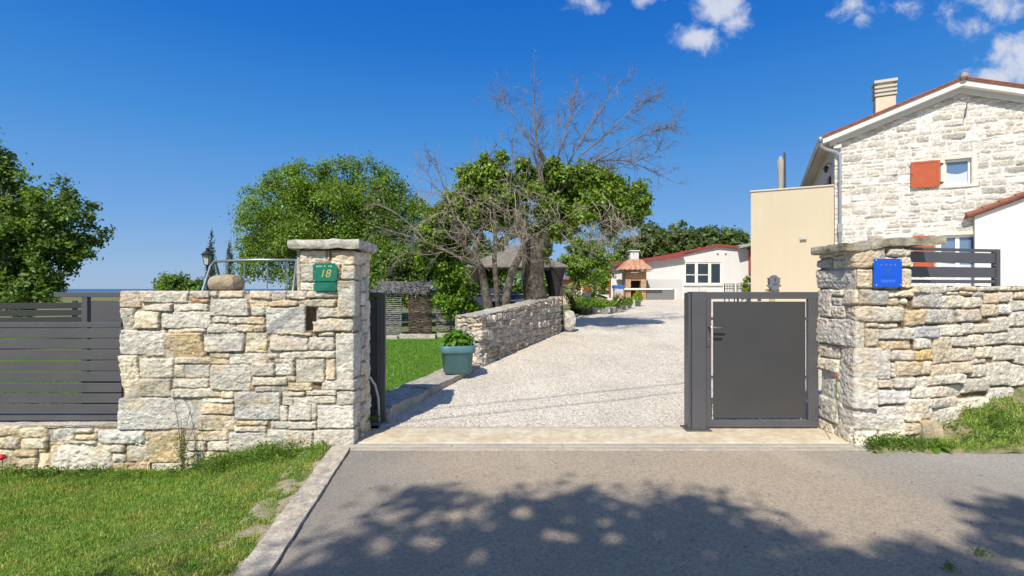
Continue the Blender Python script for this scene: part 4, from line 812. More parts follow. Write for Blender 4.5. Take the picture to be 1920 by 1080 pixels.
# weeds
def weeds(name, pts, seed, label, size=.03, n=90, hh=.08, rr=.09, group=None, pal=LP1):
    rng = np.random.default_rng(seed)
    for (x, y, z, s) in pts:
        m = int(n*s); C = np.stack([x+rng.normal(size=m)*rr*s, y+rng.normal(size=m)*rr*.6*s, z+rng.random(m)*hh*s*1.5], -1); Nn = rng.normal(size=(m, 3))+np.array([0, 0, .8])
        V, Fc = leafquads(C, Nn, rng.uniform(.6, 1.3, m)*size, rng, .45); c = np.array(pal)[rng.integers(0, len(pal), m)]*rng.uniform(.7, 1.3, (m, 1))
        V = list(map(tuple, V)); Fc = [tuple(f) for f in Fc]
        yield V, Fc, np.repeat(c, 4, 0)
def weed_field():
    rng = np.random.default_rng(5); V = []; Fc = []; C = []; n = 0
    pts = [(-1.75-rng.random()*1.2, 4.72+rng.uniform(-.22, .08), 0, rng.uniform(.6, 1.3)) for _ in range(26)]+[(-3-rng.random()*2.6, 4.72+rng.uniform(-.12, .08), 0, rng.uniform(.4, .9)) for _ in range(30)]
    pts = [(x, y, float(front_z(np.array(x), np.array(y))), s) for x, y, z, s in pts]
    for v, f, c in weeds('w', pts, 6, ''): V += v; Fc += [tuple(i+n for i in q) for q in f]; C.append(c); n += len(v)
    tag(mobj('wall_foot_weeds', V, np.array(Fc), m_leaf, col=np.concatenate(C), auto=False), 'leafy weeds growing along the foot of the left walls', 'weeds', kind='stuff')
    V = []; Fc = []; C = []; n = 0
    pts = [(3.35+rng.random()*.6, 4.76+rng.uniform(-.04, .06), 0, rng.uniform(.5, .9)) for _ in range(14)]+[(3.95+rng.random()*1.6, 4.78+rng.random()*.4, 0, rng.uniform(.4, 1.0)) for _ in range(30)]
    pts = [(x, y, float(bank_z(np.array(x), np.array(y))), s) for x, y, z, s in pts if y < rwY(max(x, 4))-.03]
    for v, f, c in weeds('w', pts, 8, ''): V += v; Fc += [tuple(i+n for i in q) for q in f]; C.append(c); n += len(v)
    tag(mobj('bank_weeds', V, np.array(Fc), m_leaf, col=np.concatenate(C), auto=False), 'leafy weeds and clover on the bank below the right wall', 'weeds', kind='stuff')
weed_field()
def broadleaf(name, base, n, L, w, seed, label, cat='plant', up=.8, pal=((.12,.24,.03),)):
    rng = np.random.default_rng(seed); V = []; Fc = []; C = []
    for k in range(n):
        a = 6.283*k/n+rng.uniform(-.3, .3); el = rng.uniform(.25, 1.0)*up; l = L*rng.uniform(.7, 1.15); d = np.array([math.cos(a), math.sin(a), 0]); s = np.array([-d[1], d[0], 0])*w/2*rng.uniform(.8, 1.2); b = len(V); c = np.array(pal[k%len(pal)])*rng.uniform(.8, 1.2)
        for t, ww in ((0, .25), (.35, 1), (.7, .8), (1, .05)):
            p = np.array(base)+d*l*t*math.cos(el)+np.array([0, 0, l*(math.sin(el)*t-.45*t*t)]); V += [p-s*ww, p+np.array([0,0,-.004]), p+s*ww]; C += [c]*3
        for q in range(3):
            for m in (0, 1): Fc.append((b+q*3+m, b+q*3+m+1, b+q*3+m+4, b+q*3+m+3))
    return tag(mobj(name, np.array(V), np.array(Fc), m_leaf, smooth=True, col=np.array(C)), label, cat)
broadleaf('dock_plant', (3.95, 4.78, .03), 9, .17, .06, 3, 'broad leaved dock plant at the road edge beside the flat tan rock')
V, Fc, c = rock((3.98, 4.90, .15), (.20, .10, .16), .3, .012, 91, 12, (.50,.42,.29), 6); tag(mobj('flat_rock', V, Fc, m_stone, smooth=True, col=c), 'flat tan rock half buried in the grass bank by the right pillar', 'rock')
for i, (px, py, s, lab) in enumerate(((1565,1060-0,1,''),)): pass
for (px, py, lab, sd) in ((1780, 1068, 'small green weed sprouting from the asphalt nearest the camera at lower right', 1), (1838, 1040, 'small yellowish weed growing through the asphalt behind the other one', 2)):
    Yw = EYE*F0/(py-HZ); p = P(px, py, Yw); rng = np.random.default_rng(sd); m = 60
    C = np.stack([p[0]+rng.normal(size=m)*.025, p[1]+rng.normal(size=m)*.018, .0+rng.random(m)*.03], -1); V, Fc = leafquads(C, rng.normal(size=(m, 3))+np.array([0,0,1]), rng.uniform(.015,.03,m), rng, .35)
    tag(mobj('road_weed', V, Fc, m_leaf, col=np.repeat(np.array([(.13,.2,.05)])*rng.uniform(.7,1.3,(m,1)), 4, 0)), lab, 'weed')
# dry stalks in front of the left wall
mb = MB(); rng = np.random.default_rng(9); b = P(342, 880, 4.72)
for dx, dz, n_ in ((-.10, .72, 0), (.06, .55, 1), (-.02, .45, 2), (.10,.40,3)):
    pts = [b+np.array([0, 0, 0]), b+np.array([dx*.3, 0, dz*.5]), b+np.array([dx, .02, dz])]; mb.tube(pts, [.005,.004,.002], 4, False)
    for k in range(7): q = pts[1]*(1-k/7)+pts[2]*(k/7); mb.tube([q, q+rng.normal(size=3)*.05+np.array([0,0,.04])], [.002,.001], 3, False)
t = empty('dry_shrub', b, 'thin dry leafless sapling with a green leafy base in front of the left wall', 'sapling'); mb.go('stem', m_twig, t)
foliage('foliage', [(b[0], b[1], b[2]+.12, .06, .05, .13), (b[0]-.02, b[1], b[2]+.26, .05, .04, .08)], 260, .028, 14, [(.07,.11,.03),(.1,.15,.04)], t, 8, .3, .2, .35)
m_red = mat('red_petal', (.55,.02,.03), rough=.6)
def blossom(p, r, lab, stem):
    t = empty('red_flower', (p[0], p[1], p[2]-stem), lab, 'flower'); mb = MB()
    mb.lathe(p, [(.001,-r*.7),(r*.7,-r*.5),(r,0),(r*.75,r*.5),(r*.2,r*.6)], 10); mb.lathe((p[0], p[1], p[2]+r*.3), [(r*.6,0),(r*.7,r*.3),(r*.2,r*.6)], 7); mb.go('bloom', m_red, t, True)
    mb = MB(); mb.tube([(p[0], p[1], p[2]-stem), (p[0]+.01, p[1], p[2]-r*.5)], .004, 5); mb.go('stem', mat('green_stem', (.1,.18,.04), rough=.6), t)
blossom(P(3, 858, 4.65), .034, 'red rose bloom at the far left before the low wall', .22); blossom(P(1567, 705, 4.80), .016, 'tiny red poppy poking out low beside the right pillar', .40)
# ------------------------------------------------------------------ fences and gates
def slat_fence():
    Y = 5.06; s = Y/F0; t = empty('slatted_fence', (-4.6, Y, .17), 'grey horizontal slatted metal fence standing on the low left wall', 'fence'); z = lambda py: EYE+(HZ-py)*s
    x0, x1 = -8.4, (228-960)*s+.0
    for a, b_ in ((615.5,634),(636,654),(656,674.5),(677,695),(697,715.5),(718,736),(738,756),(758,776)):
        mb = MB(); mb.box(x0, x1, Y, Y+.028, z(b_)+.001, z(a)-.002, bev=.003); mb.go('slat', m_dark, t)
    mb = MB(); mb.box(x0, x1, Y-.006, Y+.044, z(613.5), z(604), bev=.003); mb.go('top_rail', m_dark, t)
    mb = MB(); mb.box(x0, x1, Y-.006, Y+.044, z(788), z(779), bev=.003); mb.go('bottom_rail', m_dark, t)
    for x in (x0, -6.0): mb = MB(); mb.box(x, x+.06, Y+.046, Y+.10, .16, z(604), bev=.004); mb.go('post', m_dark, t)
slat_fence()
def far_fence():
    t = empty('slatted_fence', (-9.5, 10.5, 0), 'dark slatted garden fence in shade under the broadleaf tree', 'fence'); a = np.array([-13.5, 9.6]); b_ = np.array([-7.3, 11.6]); d = (b_-a); L = np.linalg.norm(d); d /= L; n_ = np.array([-d[1], d[0]])
    m_ = mat('shaded_fence_dark', (.035,.037,.04), rough=.5)  # darker than the near fence: the shade is put into the colour
    for k in range(8): mb = MB(); mb.box(0, L, 0, .03, 1.20-k*.15-.125, 1.20-k*.15, fr=((a[0], a[1], 0), d, n_), bev=.003); mb.go('slat', m_, t)
    for k in range(4): mb = MB(); mb.box(k*L/3-.04, k*L/3+.04, .032, .10, 0, 1.24, fr=((a[0], a[1], 0), d, n_), bev=.003); mb.go('post', m_, t)
far_fence()
def sliding_gate():
    Y = 5.60; s = Y/F0; t = empty('sliding_gate', (-3, Y, 0), 'anthracite sliding gate panel rolled open behind the left gate wall', 'gate'); X = lambda p: (p-960)*s; z = lambda py: EYE+(HZ-py)*s
    mb = MB(); mb.box(X(100), X(722), Y, Y+.06, z(557), z(548.5), bev=.003); mb.box(X(100), X(722), Y, Y+.06, z(798), z(788), bev=.003); mb.box(X(152), X(163), Y+.003, Y+.057, z(788)+.001, z(557)-.001, bev=.003); mb.box(X(707), X(721.7), Y+.003, Y+.057, z(788)+.001, z(557)-.001, bev=.003)
    mb.go('frame', m_dark, t)
    mb = MB(); mb.box(X(168), X(702.5), Y+.02, Y+.028, z(783), z(564), bev=.001); mb.go('panel', m_dark, t)
    for px in (300, 500, 700):
        for py in (590, 760): mb = MB(); mb.box(X(px if px < 700 else 703), X((px if px < 700 else 703)+4), Y+.012, Y+.04, z(py+4), z(py)); mb.go('panel_clamp', m_dark, t)
    mb = MB(); mb.box(X(560), X(724), Y-.02, Y+.08, .0, .035, bev=.004); mb.go('guide_rail', m_steel, t)
    # receiving box shows behind pillar
    mb = MB(); mb.box(X(690), X(703.5), Y+.075, Y+.12, z(796), z(563), bev=.003); mb.go('guide_post', m_dark, t)
sliding_gate()
def ped_gate():
    Y = 5.36; s = Y/F0; X = lambda p: (p-960)*s; z = lambda py: EYE+(HZ-py)*s
    t = empty('gate_post', (X(1307), Y, .018), 'thick square anthracite gate post at the left of the pedestrian gate', 'post'); mb = MB(); mb.box(X(1296), X(1322), Y-.03, Y+.13, .03, z(547), bev=.004); mb.go('post', m_dark, t)
    mb = MB(); mb.box(X(1290.5), X(1296)-.002, Y+.0, Y+.13, .03, z(549), bev=.002); mb.go('catch_channel', m_dark, t); mb = MB(); mb.box(X(1284), X(1331), Y-.06, Y+.16, .016, .032, bev=.003); mb.go('base_plate', m_dark, t)
    t = empty('pedestrian_gate', (X(1430), Y+.06, .018), 'closed anthracite pedestrian gate with a solid panel in a square frame', 'gate'); Y = 5.42; s = Y/F0
    mb = MB(); mb.box(X(1323), X(1535), Y, Y+.05, z(560.5), z(547.5), bev=.003); mb.box(X(1323), X(1535), Y, Y+.05, z(801), z(788), bev=.003)
    mb.box(X(1323), X(1334), Y+.002, Y+.048, z(788)+.001, z(560.5)-.001, bev=.003); mb.box(X(1516), X(1535), Y+.002, Y+.048, z(788)+.001, z(560.5)-.001, bev=.003); mb.go('frame', m_dark, t)
    mb = MB(); mb.box(X(1338), X(1511.5), Y+.012, Y+.02, z(784.5), z(565.5), bev=.001); pn = mb.go('panel', mat('panel_paint', (.047,.047,.051), rough=.45, c2=(.060,.059,.060), nscale=2, namt=.10, bscale=160, hi=(.2,.8)), t)
    mb = MB(); mb.box(X(1338), X(1355), Y+.007, Y+.011, z(638), z(633.5)); mb.go('handle_shadow_bar', mat('handle_shadow_black', (.01,.01,.012), rough=.5), pn)  # thin black bar drawn as the handle's shadow on the panel
    for px in (1334.5, 1512):
        for py in (595, 705, 750): mb = MB(); mb.box(X(px), X(px+3.5), Y+.008, Y+.03, z(py+5), z(py)); mb.go('panel_clamp', m_dark, t)
    for py in (560.8, 785): mb = MB(); mb.box(X(1423), X(1428), Y+.008, Y+.03, z(py+4), z(py)); mb.go('panel_clamp', m_dark, t)
    m_ = mat('brushed_handle', (.6,.58,.55), rough=.3, metal=1); h = MB(); h.tube([(X(1328), Y-.002, z(613)), (X(1328), Y-.05, z(613)), (X(1331), Y-.055, z(613)), (X(1355), Y-.055, z(613.5))], .009, 8); hd = h.go('handle', m_, t, True)
    h = MB(); h.box(X(1324.5), X(1332), Y-.006, Y-.001, z(650), z(604), bev=.002); h.go('lock_plate', m_dark, t); h = MB(); h.tube([(X(1328), Y-.012, z(636)), (X(1328), Y-.005, z(636))], .008, 8); h.go('key_cylinder', m_, t)
    for py in (590, 760): h = MB(); h.tube([(X(1538), Y+.02, z(py)), (X(1538), Y+.02, z(py-14))], .011, 8); h.go('hinge', m_steel, t)
ped_gate()
def top_fence():
    t = empty('slatted_fence', (4.4, 5.2, 1.51), 'short grey slatted metal fence on top of the right stone wall', 'fence')
    a = np.array([(1700-960)/F0*5.12, 5.12]); b_ = np.array([(1874-960)/F0*5.42, 5.42]); d = b_-a; L = np.linalg.norm(d); d /= L; n_ = np.array([-d[1], d[0]]); fr = ((a[0], a[1], 0), d, n_)
    for z0, z1, nm in ((1.885, 1.915, 'top_rail'), (1.765, 1.873, 'slat'), (1.615, 1.722, 'slat'), (1.555, 1.59, 'bottom_rail')):
        mb = MB(); mb.box(0, L-.055, 0, .03, z0, z1, fr=fr, bev=.003); mb.go(nm, m_dark, t)
    mb = MB(); mb.box(L-.053, L, -.012, .045, 1.50, 1.915, fr=fr, bev=.003); mb.go('post', m_dark, t)
    for z in (1.60, 1.74, 1.88): mb = MB(); mb.box(L-.068, L-.054, -.004, .034, z, z+.012, fr=fr); mb.go('slat_clip', m_steel, t)
top_fence()
# ------------------------------------------------------------------ plaques
def text(s, size, m, loc, parent, name='lettering', rot=0.0, sh=0.0, sx=1.0, ex=.0006):
    cu = bpy.data.curves.new('t', 'FONT'); cu.body = s; cu.size = size; cu.align_x = 'CENTER'; cu.align_y = 'CENTER'; cu.extrude = ex; cu.shear = sh
    tmp = bpy.data.objects.new('tmp', cu); COL.objects.link(tmp); dg = bpy.context.evaluated_depsgraph_get(); dg.update(); me = bpy.data.meshes.new_from_object(tmp.evaluated_get(dg)); bpy.data.objects.remove(tmp)
    V = np.array([v.co[:] for v in me.vertices]); F_ = [tuple(p.vertices) for p in me.polygons]
    W = np.stack([loc[0]+V[:,0]*sx, loc[1]-V[:,2], loc[2]+V[:,1]], -1); return mobj(name, W, F_, m, parent)
def plaque(name, x0, x1, z0, z1, Y, m, label, notch=.0, th=.006):
    c = notch
    poly = [(x0+c, z0), (x1-c, z0), (x1-c*.8, z0+c*.8), (x1, z0+c), (x1, z1-c), (x1-c*.8, z1-c*.8), (x1-c, z1), (x0+c, z1), (x0+c*.8, z1-c*.8), (x0, z1-c), (x0, z0+c), (x0+c*.8, z0+c*.8)] if c else [(x0, z0), (x1, z0), (x1, z1), (x0, z1)]
    t = empty(name, ((x0+x1)/2, Y, z0), label, 'plaque'); mb = MB(); mb.prism(poly, lambda p, k: (p[0], Y-(th if k == 0 else 0), p[1])); mb.go('plate', m, t); return t
Y = 4.845; s = Y/F0; X_ = lambda p: (p-960)*s; Z_ = lambda p: EYE+(HZ-p)*s
m_green = mat('green_enamel', (.0,.15,.10), rough=.3, spec=.6); m_gold = mat('gold_paint', (.50,.38,.10), rough=.4); m_wl = mat('white_paint', (.8,.8,.75), rough=.5)
t = plaque('house_number_plaque', X_(587), X_(632), Z_(527), Z_(493.5), Y, m_green, 'green notched plaque with the gold number 18 on the left pillar', .016)
text('18', .105, m_gold, (X_(609.5), Y-.0068, Z_(513.5)), t, 'number', sh=.25); text('NOVA', .020, m_wl, (X_(599), Y-.0068, Z_(499.5)), t); text('VAS', .020, m_wl, (X_(619.5), Y-.0068, Z_(499.5)), t)
mb = MB(); mb.lathe((0,0,0), [(.006,-.0005),(.006,.0005)], 6); V = [(X_(609.3)+v[0], Y-.0068-v[2], Z_(499)+v[1]) for v in mb.v]; mobj('emblem', V, mb.f, mat('pale_yellow_paint', (.75,.75,.35), rough=.5), t)
def screws(t, pts, Y, m):
    for a, b in pts: mb = MB(); mb.tube([(X_(a), Y-.003, Z_(b)), (X_(a), Y-.009, Z_(b))], .0045, 8); mb.go('screw', m, t)
screws(t, [(590.5, 510), (628.7, 510)], Y, m_steel)
t = plaque('name_plaque', X_(588), X_(632.5), Z_(545.5), Z_(529.5), Y, m_green, 'small blank looking green plaque just under the number 18 plaque', .014); screws(t, [(591.5, 537), (629, 537)], Y, m_steel)
mg = mat('dull_green_lettering', (.06,.26,.19), rough=.4); text('ULICA', .026, mg, (X_(610), Y-.0068, Z_(537.5)), t)
m_blue = mat('blue_enamel', (.0,.085,.62), rough=.3, spec=.6); m_bl2 = mat('dim_blue_mark', (.02,.10,.40), rough=.4); m_ol = mat('olive_star', (.10,.20,.22), rough=.4)
Y = 4.83; s = Y/F0
t = plaque('category_plaque', X_(1638), X_(1690.5), Z_(538), Z_(485), Y, m_blue, 'square blue plaque with four small stars on the right pillar', 0)
for k in range(4):
    cx, cz = X_(1651.5+8.7*k), Z_(496.5); pts = []
    for q in range(10): r = .014 if q % 2 == 0 else .006; a = math.pi/2+q*math.pi/5; pts.append((cx+r*math.cos(a), cz+r*math.sin(a)))
    mb = MB(); mb.prism(pts, lambda p, k_: (p[0], Y-(.0068 if k_ == 0 else .0058), p[1])); mb.go('star', m_ol, t)
mb = MB(); cx, cz = X_(1664.5), Z_(507.5)
outer = [(cx-.022, cz-.018), (cx+.022, cz-.018), (cx+.022, cz+.004), (cx+.032, cz+.004), (cx+.012, cz+.022), (cx-.012, cz+.022), (cx-.032, cz+.004), (cx-.022, cz+.004)]
mb.prism(outer, lambda p, k_: (p[0], Y-(.0068 if k_ == 0 else .0058), p[1])); mb.go('house_emblem', m_bl2, t)
text('KUĆA ZA', .026, m_bl2, (X_(1664.5), Y-.0068, Z_(519)), t); text('ODMOR', .036, mat('pale_blue_mark', (.10,.28,.62), rough=.4), (X_(1664.5), Y-.0068, Z_(527.5)), t)
screws(t, [(1642, 487.8), (1688.2, 487.8), (1642.5, 534.5), (1687.8, 534)], Y, m_wl)
# conduit on left pillar
mb = MB(); q = [P(684,704,5.34), P(694,708,5.42), P(703,722,5.5), P(709,745,5.53), P(711,790,5.54)]; mb.tube(q, .014, 8)
tag(mb.go('cable_conduit', mat('grey_conduit', (.4,.41,.43), rough=.5), smooth=True), 'grey flexible conduit curving down out of the left pillar side', 'cable')
# overhead cables (they cast the two thin lines across the gravel)
for k, (a, b) in enumerate((((-14, -3.4, 6.6), (16, 8.4, 6.9)), ((-14, -4.0, 6.9), (16, 7.6, 7.2)))):
    pts = [np.array(a)*(1-t)+np.array(b)*t+np.array([0, 0, -.6*math.sin(math.pi*t)]) for t in np.linspace(0, 1, 16)]; mb = MB(); mb.tube(pts, .011, 5)
    tag(mb.go('overhead_cable', mat('black_cable', (.02,.02,.02), rough=.5)), ('lower' if k == 0 else 'upper')+' overhead cable strung above the road', 'cable', 'overhead cables')
# ------------------------------------------------------------------ kerb slabs and planter
def drive_kerb():
    parts = []; pts = [(-1.36, 5.62), (-1.33, 5.78), (-1.05, 6.75), (-.75, 7.8), (-.50, 8.66)]
    for i in range(1, 4):
        a, b_ = np.array(pts[i]), np.array(pts[i+1]); d = b_-a; L = np.linalg.norm(d); d /= L; n_ = np.array([-d[1], d[0]])
        V, Fc, c = rock((0, 0, 0), (L-.012, .46, .15), .0, .010, 70+i, 18, (.46,.42,.36), 6)
        m = (a+b_)/2+n_*.25; zz = Tl(np.array(m[1]))+.0
        parts.append((np.stack([m[0]+V[:,0]*d[0]+V[:,1]*n_[0], m[1]+V[:,0]*d[1]+V[:,1]*n_[1], V[:,2]+zz-.05+float(i == 1)*.0], -1), Fc, c))
    parts.append(rock((-1.60, 5.80, .06), (.50, .26, .20), .02, .006, 90, 16, (.42,.41,.39), 6))
    V, Fc, C = merge(parts); tag(mobj('stone_kerb', V, Fc, m_stone, smooth=True, col=C), kind='structure')
drive_kerb()
def planter():
    p = P(857, 697, 7.93); p[2] = float(Tl(np.array(7.93)))+.032; t = empty('planter_pot', p, 'teal square plastic planter standing on the stone kerb', 'planter'); mb = MB()
    prof = [(.195,0),(.205,.008),(.232,.30),(.245,.31),(.258,.315),(.262,.33),(.268,.42),(.262,.425),(.245,.42),(.235,.38)]
    mb.lathe(p, prof, 40, 5.0, R(12)); mb.go('pot', mat('teal_plastic', (.07,.165,.185), rough=.45, c2=(.09,.20,.22), nscale=5, namt=.06), t, True)
    mb = MB(); mb.lathe(p, [(.05,.375),(.225,.375),(.05,.38)], 40, 5.0, R(12)); mb.go('soil', mat('potting_soil', (.05,.035,.02), rough=1), t)
    t = empty('potted_plant', p+np.array([0, 0, .36]), 'bushy bright green hosta like plant growing in the teal planter', 'plant'); rng = np.random.default_rng(3)
    C = []; N_ = []; m = 420
    for k in range(m):
        a = rng.random()*6.283; el = rng.random()**.7*1.45; r = rng.uniform(.6, 1); q = np.array([math.cos(a)*math.cos(el)*.27, math.sin(a)*math.cos(el)*.25, math.sin(el)*.26+.02])*r; C.append(p+np.array([0, 0, .36])+q); N_.append(q*3+rng.normal(size=3)*.35+np.array([0, 0, .5]))
    V, Fc = leafquads(np.array(C), np.array(N_), rng.uniform(.07, .12, m), rng, .85, .1); c = np.array([(.10,.23,.02),(.13,.28,.025),(.08,.18,.02)])[rng.integers(0, 3, m)]
    mobj('foliage', V, Fc, m_leaf, t, col=np.repeat(c, 4, 0)); mb = MB()
    for k in range(14): mb.tube([p+np.array([0, 0, .34]), C[k*9]], [.006,.004], 5)
    mb.go('stem', mat('green_stem', (.1,.18,.04)), t)
planter()
# ------------------------------------------------------------------ swing, lantern
def swing():
    Y = 12.; t = empty('garden_swing', P(470, 640, Y), 'galvanised tube garden swing frame with hanging chains beyond the left wall', 'swing'); mb = MB()
    A = P(401, 490, Y); B = P(556, 488, Y); mb.tube([A, (A+B)/2+np.array([0,0,.02]), B], .034, 10); mb.go('top_bar', m_steel, t, True)
    for q in ([A+np.array([.02,0,.01]), P(394,500,Y-.15), P(372,570,Y-.9), P(360,650,Y-1.3)], [A+np.array([.03,0,.0]), P(408,505,Y+.2), P(425,570,Y+1.2), P(434,620,Y+1.8)], [B, P(550,540,Y-.6), P(538,640,Y-1.3)], [B, P(562,540,Y+.7), P(570,600,Y+1.6)]):
        mb = MB(); mb.tube(q, .027, 10); mb.go('leg', m_steel, t, True)
    for k, px in enumerate((424, 458, 501, 538)): mb = MB(); p = P(px, 489, Y); mb.tube([p, p+np.array([.0, 0, -1.5])], .014, 5); mb.go('chain', m_steel, t)
    for a, b in ((424, 458), (501, 538)): mb = MB(); p, q = P(a, 600, Y), P(b, 600, Y); mb.box(p[0]-.03, q[0]+.03, Y-.09, Y+.09, p[2]-.02, p[2]+.015, bev=.006); mb.go('seat', m_tile, t)
swing()
def lantern():
    Y = 15.; b = P(389, 600, Y); c = P(389, 497, Y); t = empty('street_lantern', b, 'black post lantern with glass sides left of the swing frame', 'lamp post'); mb_ = mat('black_iron', (.02,.022,.025), rough=.45)
    mb = MB(); mb.lathe(b, [(.10,-.2),(.10,.1),(.05,.16),(.035,.6),(.03,c[2]-b[2]-.1),(.06,c[2]-b[2]-.08),(.03,c[2]-b[2]-.04),(.05,c[2]-b[2])], 12); mb.go('post', mb_, t, True)
    mb = MB(); mb.lathe(c, [(.075,.0),(.13,.29)], 4, rot=R(45)); mb.go('glass', mat('lantern_glass', (.45,.50,.52), rough=.15), t)
    mb = MB(); 
    for k in range(4): a = R(45+90*k); mb.tube([c+np.array([math.cos(a)*.078, math.sin(a)*.078, 0]), c+np.array([math.cos(a)*.135, math.sin(a)*.135, .29])], .010, 5)
    mb.lathe(c+np.array([0,0,.29]), [(.17,0),(.175,.015),(.06,.12),(.045,.13),(.05,.19),(.02,.22)], 12, rot=R(15)); mb.lathe(c, [(.05,-.02),(.09,.0),(.08,.01)], 8); mb.go('lantern_frame', mb_, t)
lantern()
# ------------------------------------------------------------------ wattle screens
def wattle(x0, x1, Y, z0, z1, label, col, gaps, seed, lean=.0):
    rng = np.random.default_rng(seed); m = mat('wattle_'+('grey' if gaps else 'brown'), col, rough=.95, c2=tuple(c*1.8 for c in col), nscale=14); t = empty('wattle_screen', ((x0+x1)/2, Y, z0), label, 'screen'); mb = MB(); z = z0+.03
    while z < z1:
        dy = .015*math.sin(z*60); pts = [(x, Y+.012*math.sin(x*22+z*70)+rng.normal()*.004, z+rng.normal()*.006) for x in np.linspace(x0, x1, 9)]; mb.tube(pts, rng.uniform(.010, .017), 5); z += .052 if gaps else .029
    mb.go('woven_rods', m, t); mb = MB()
    for x in np.linspace(x0+.03, x1-.03, 3): mb.tube([(x, Y+.03, z0-.1), (x, Y+.03, z1+.02)], .022, 6)
    mb.go('stake', m, t)
    # brushwood shade on top
    mb = MB(); n_ = 260
    for k in range(n_):
        a = rng.random(); x = x0-.08+(x1-x0+.16)*rng.random(); y = Y-.10+.75*a; zz = z1+.02+.27*a+rng.normal()*.015; d = np.array([rng.normal(), rng.normal()*.5, rng.normal()*.12]); d *= .16/np.linalg.norm(d); p = np.array([x, y, zz]); mb.tube([p-d, p+d], .009, 3, False)
    mb.box(x0-.06, x1+.06, Y+.0, Y+.62, z1+.02, z1+.05); V = mb.v; 
    for i in range(len(V)-8, len(V)): v = V[i]; V[i] = (v[0], v[1], v[2]+.27*(v[1]-Y+.1)/.75-.03)
    mb.go('brushwood_roof', mat('grey_brushwood', (.10,.10,.11), rough=.95, c2=(.26,.26,.27), nscale=18), t)
wattle(-3.42, -2.82, 13.1, .30, 1.38, 'grey open woven wattle screen nearest the open sliding gate', (.16,.155,.16), True, 1)
wattle(-2.66, -2.06, 13.15, .32, 1.36, 'dark brown close woven wattle screen, middle of the three', (.07,.05,.04), False, 2)
wattle(-1.98, -1.2, 13.3, .36, 1.36, 'brown woven wattle screen half hidden by the climbing shrub', (.09,.075,.06), True, 3)
parts = [rock((-3.3, 12.6, .29), (1.0, .24, .10), .03, .012, 3, 12, (.52,.49,.43), 6), rock((-2.35, 12.75, .31), (.9, .24, .10), .03, .012, 4, 12, (.52,.49,.43), 6), rock((-1.5, 12.95, .33), (.8, .24, .10), .03, .012, 5, 12, (.52,.49,.43), 6)]
V, Fc, C = merge(parts); tag(mobj('bed_edging', V, Fc, m_stone, smooth=True, col=C), kind='structure')
# ------------------------------------------------------------------ gazebo and garden furniture
def gazebo():
    Y = 17.5; c = P(968, 590, Y); t = empty('gazebo', (c[0], Y, .45), 'garden gazebo with a pale shingle roof and dark tied curtains behind the old trees', 'gazebo'); m_sh = mat('pale_shingle', (.24,.21,.19), rough=.9, c2=(.15,.135,.12), nscale=8, bump=.6, bscale=25); zt, ze = EYE+(HZ-458)*Y/F0, EYE+(HZ-502)*Y/F0; h = 1.6
    mb = MB(); V = [(c[0]-h, Y-h, ze), (c[0]+h, Y-h, ze), (c[0]+h, Y+h, ze), (c[0]-h, Y+h, ze)]; V += [(v[0], v[1], v[2]-.05) for v in V]+[(c[0], Y, zt)]; mb.add(V, [(0,1,8),(1,2,8),(2,3,8),(3,0,8),(0,4,5,1),(1,5,6,2),(2,6,7,3),(3,7,4,0),(7,6,5,4)]); mb.go('roof', m_sh, t)
    mw = mat('dark_curtain', (.03,.025,.028), rough=.9)
    for sx in (-1, 1):
        for sy in (-1, 1):
            x, y = c[0]+sx*(h-.2), Y+sy*(h-.2); mb = MB(); mb.box(x-.05, x+.05, y-.05, y+.05, .4, ze-.05, bev=.006); mb.go('post', mat('dark_wood', (.06,.04,.03), rough=.7), t)
            mb = MB(); H = ze-.06-.45; o = -sx*.12
            mb.lathe((x+o, y-.02, .45), [(.13,0),(.11,H*.2),(.05,H*.45),(.13,H*.75),(.24,H*.97),(.24,H)], 14); V = mb.v
            for i, v in enumerate(V): V[i] = (v[0]+.012*math.sin(i*2.6), v[1], v[2])
            mb.go('curtain', mw, t)
    for k in range(1): pass
gazebo()
def gtable():
    Y = 15.2; c = P(955, 600, Y); t = empty('garden_table', (c[0], Y, .45), 'low white garden table under the gnarled trees', 'table'); mb = MB(); mb.box(c[0]-.7, c[0]+.45, Y-.4, Y+.4, 1.12, 1.16, bev=.008); mb.go('tabletop', m_wl, t)
    for x in (-.62, .37):
        for y in (-.32, .32): mb = MB(); mb.box(c[0]+x-.025, c[0]+x+.025, Y+y-.025, Y+y+.025, .4, 1.119, bev=.003); mb.go('leg', m_wl, t)
    Y = 16.; c = P(920, 600, Y); t = empty('covered_bench', (c[0], Y, .45), 'garden swing bench under a dark blue cover left of the thick trunk', 'bench'); mb = MB(); n_ = 18
    poly = [(-.95,.0),(-.9,.75),(-1.0,.8),(-.8,.95),(0,1.05),(.85,.95),(1.05,.8),(.95,.75),(1.0,0)]; mb.prism(poly, lambda p, k: (c[0]+p[0], Y-.45+.9*k, .45+p[1])); mb.go('cover', mat('navy_canvas', (.035,.045,.085), rough=.9), t)
    mb = MB(); mb.box(c[0]-1.02, c[0]+1.06, Y-.5, Y+.5, 1.30, 1.335, bev=.01); mb.go('canopy', mat('grey_canvas', (.16,.17,.23), rough=.9), t)
gtable()
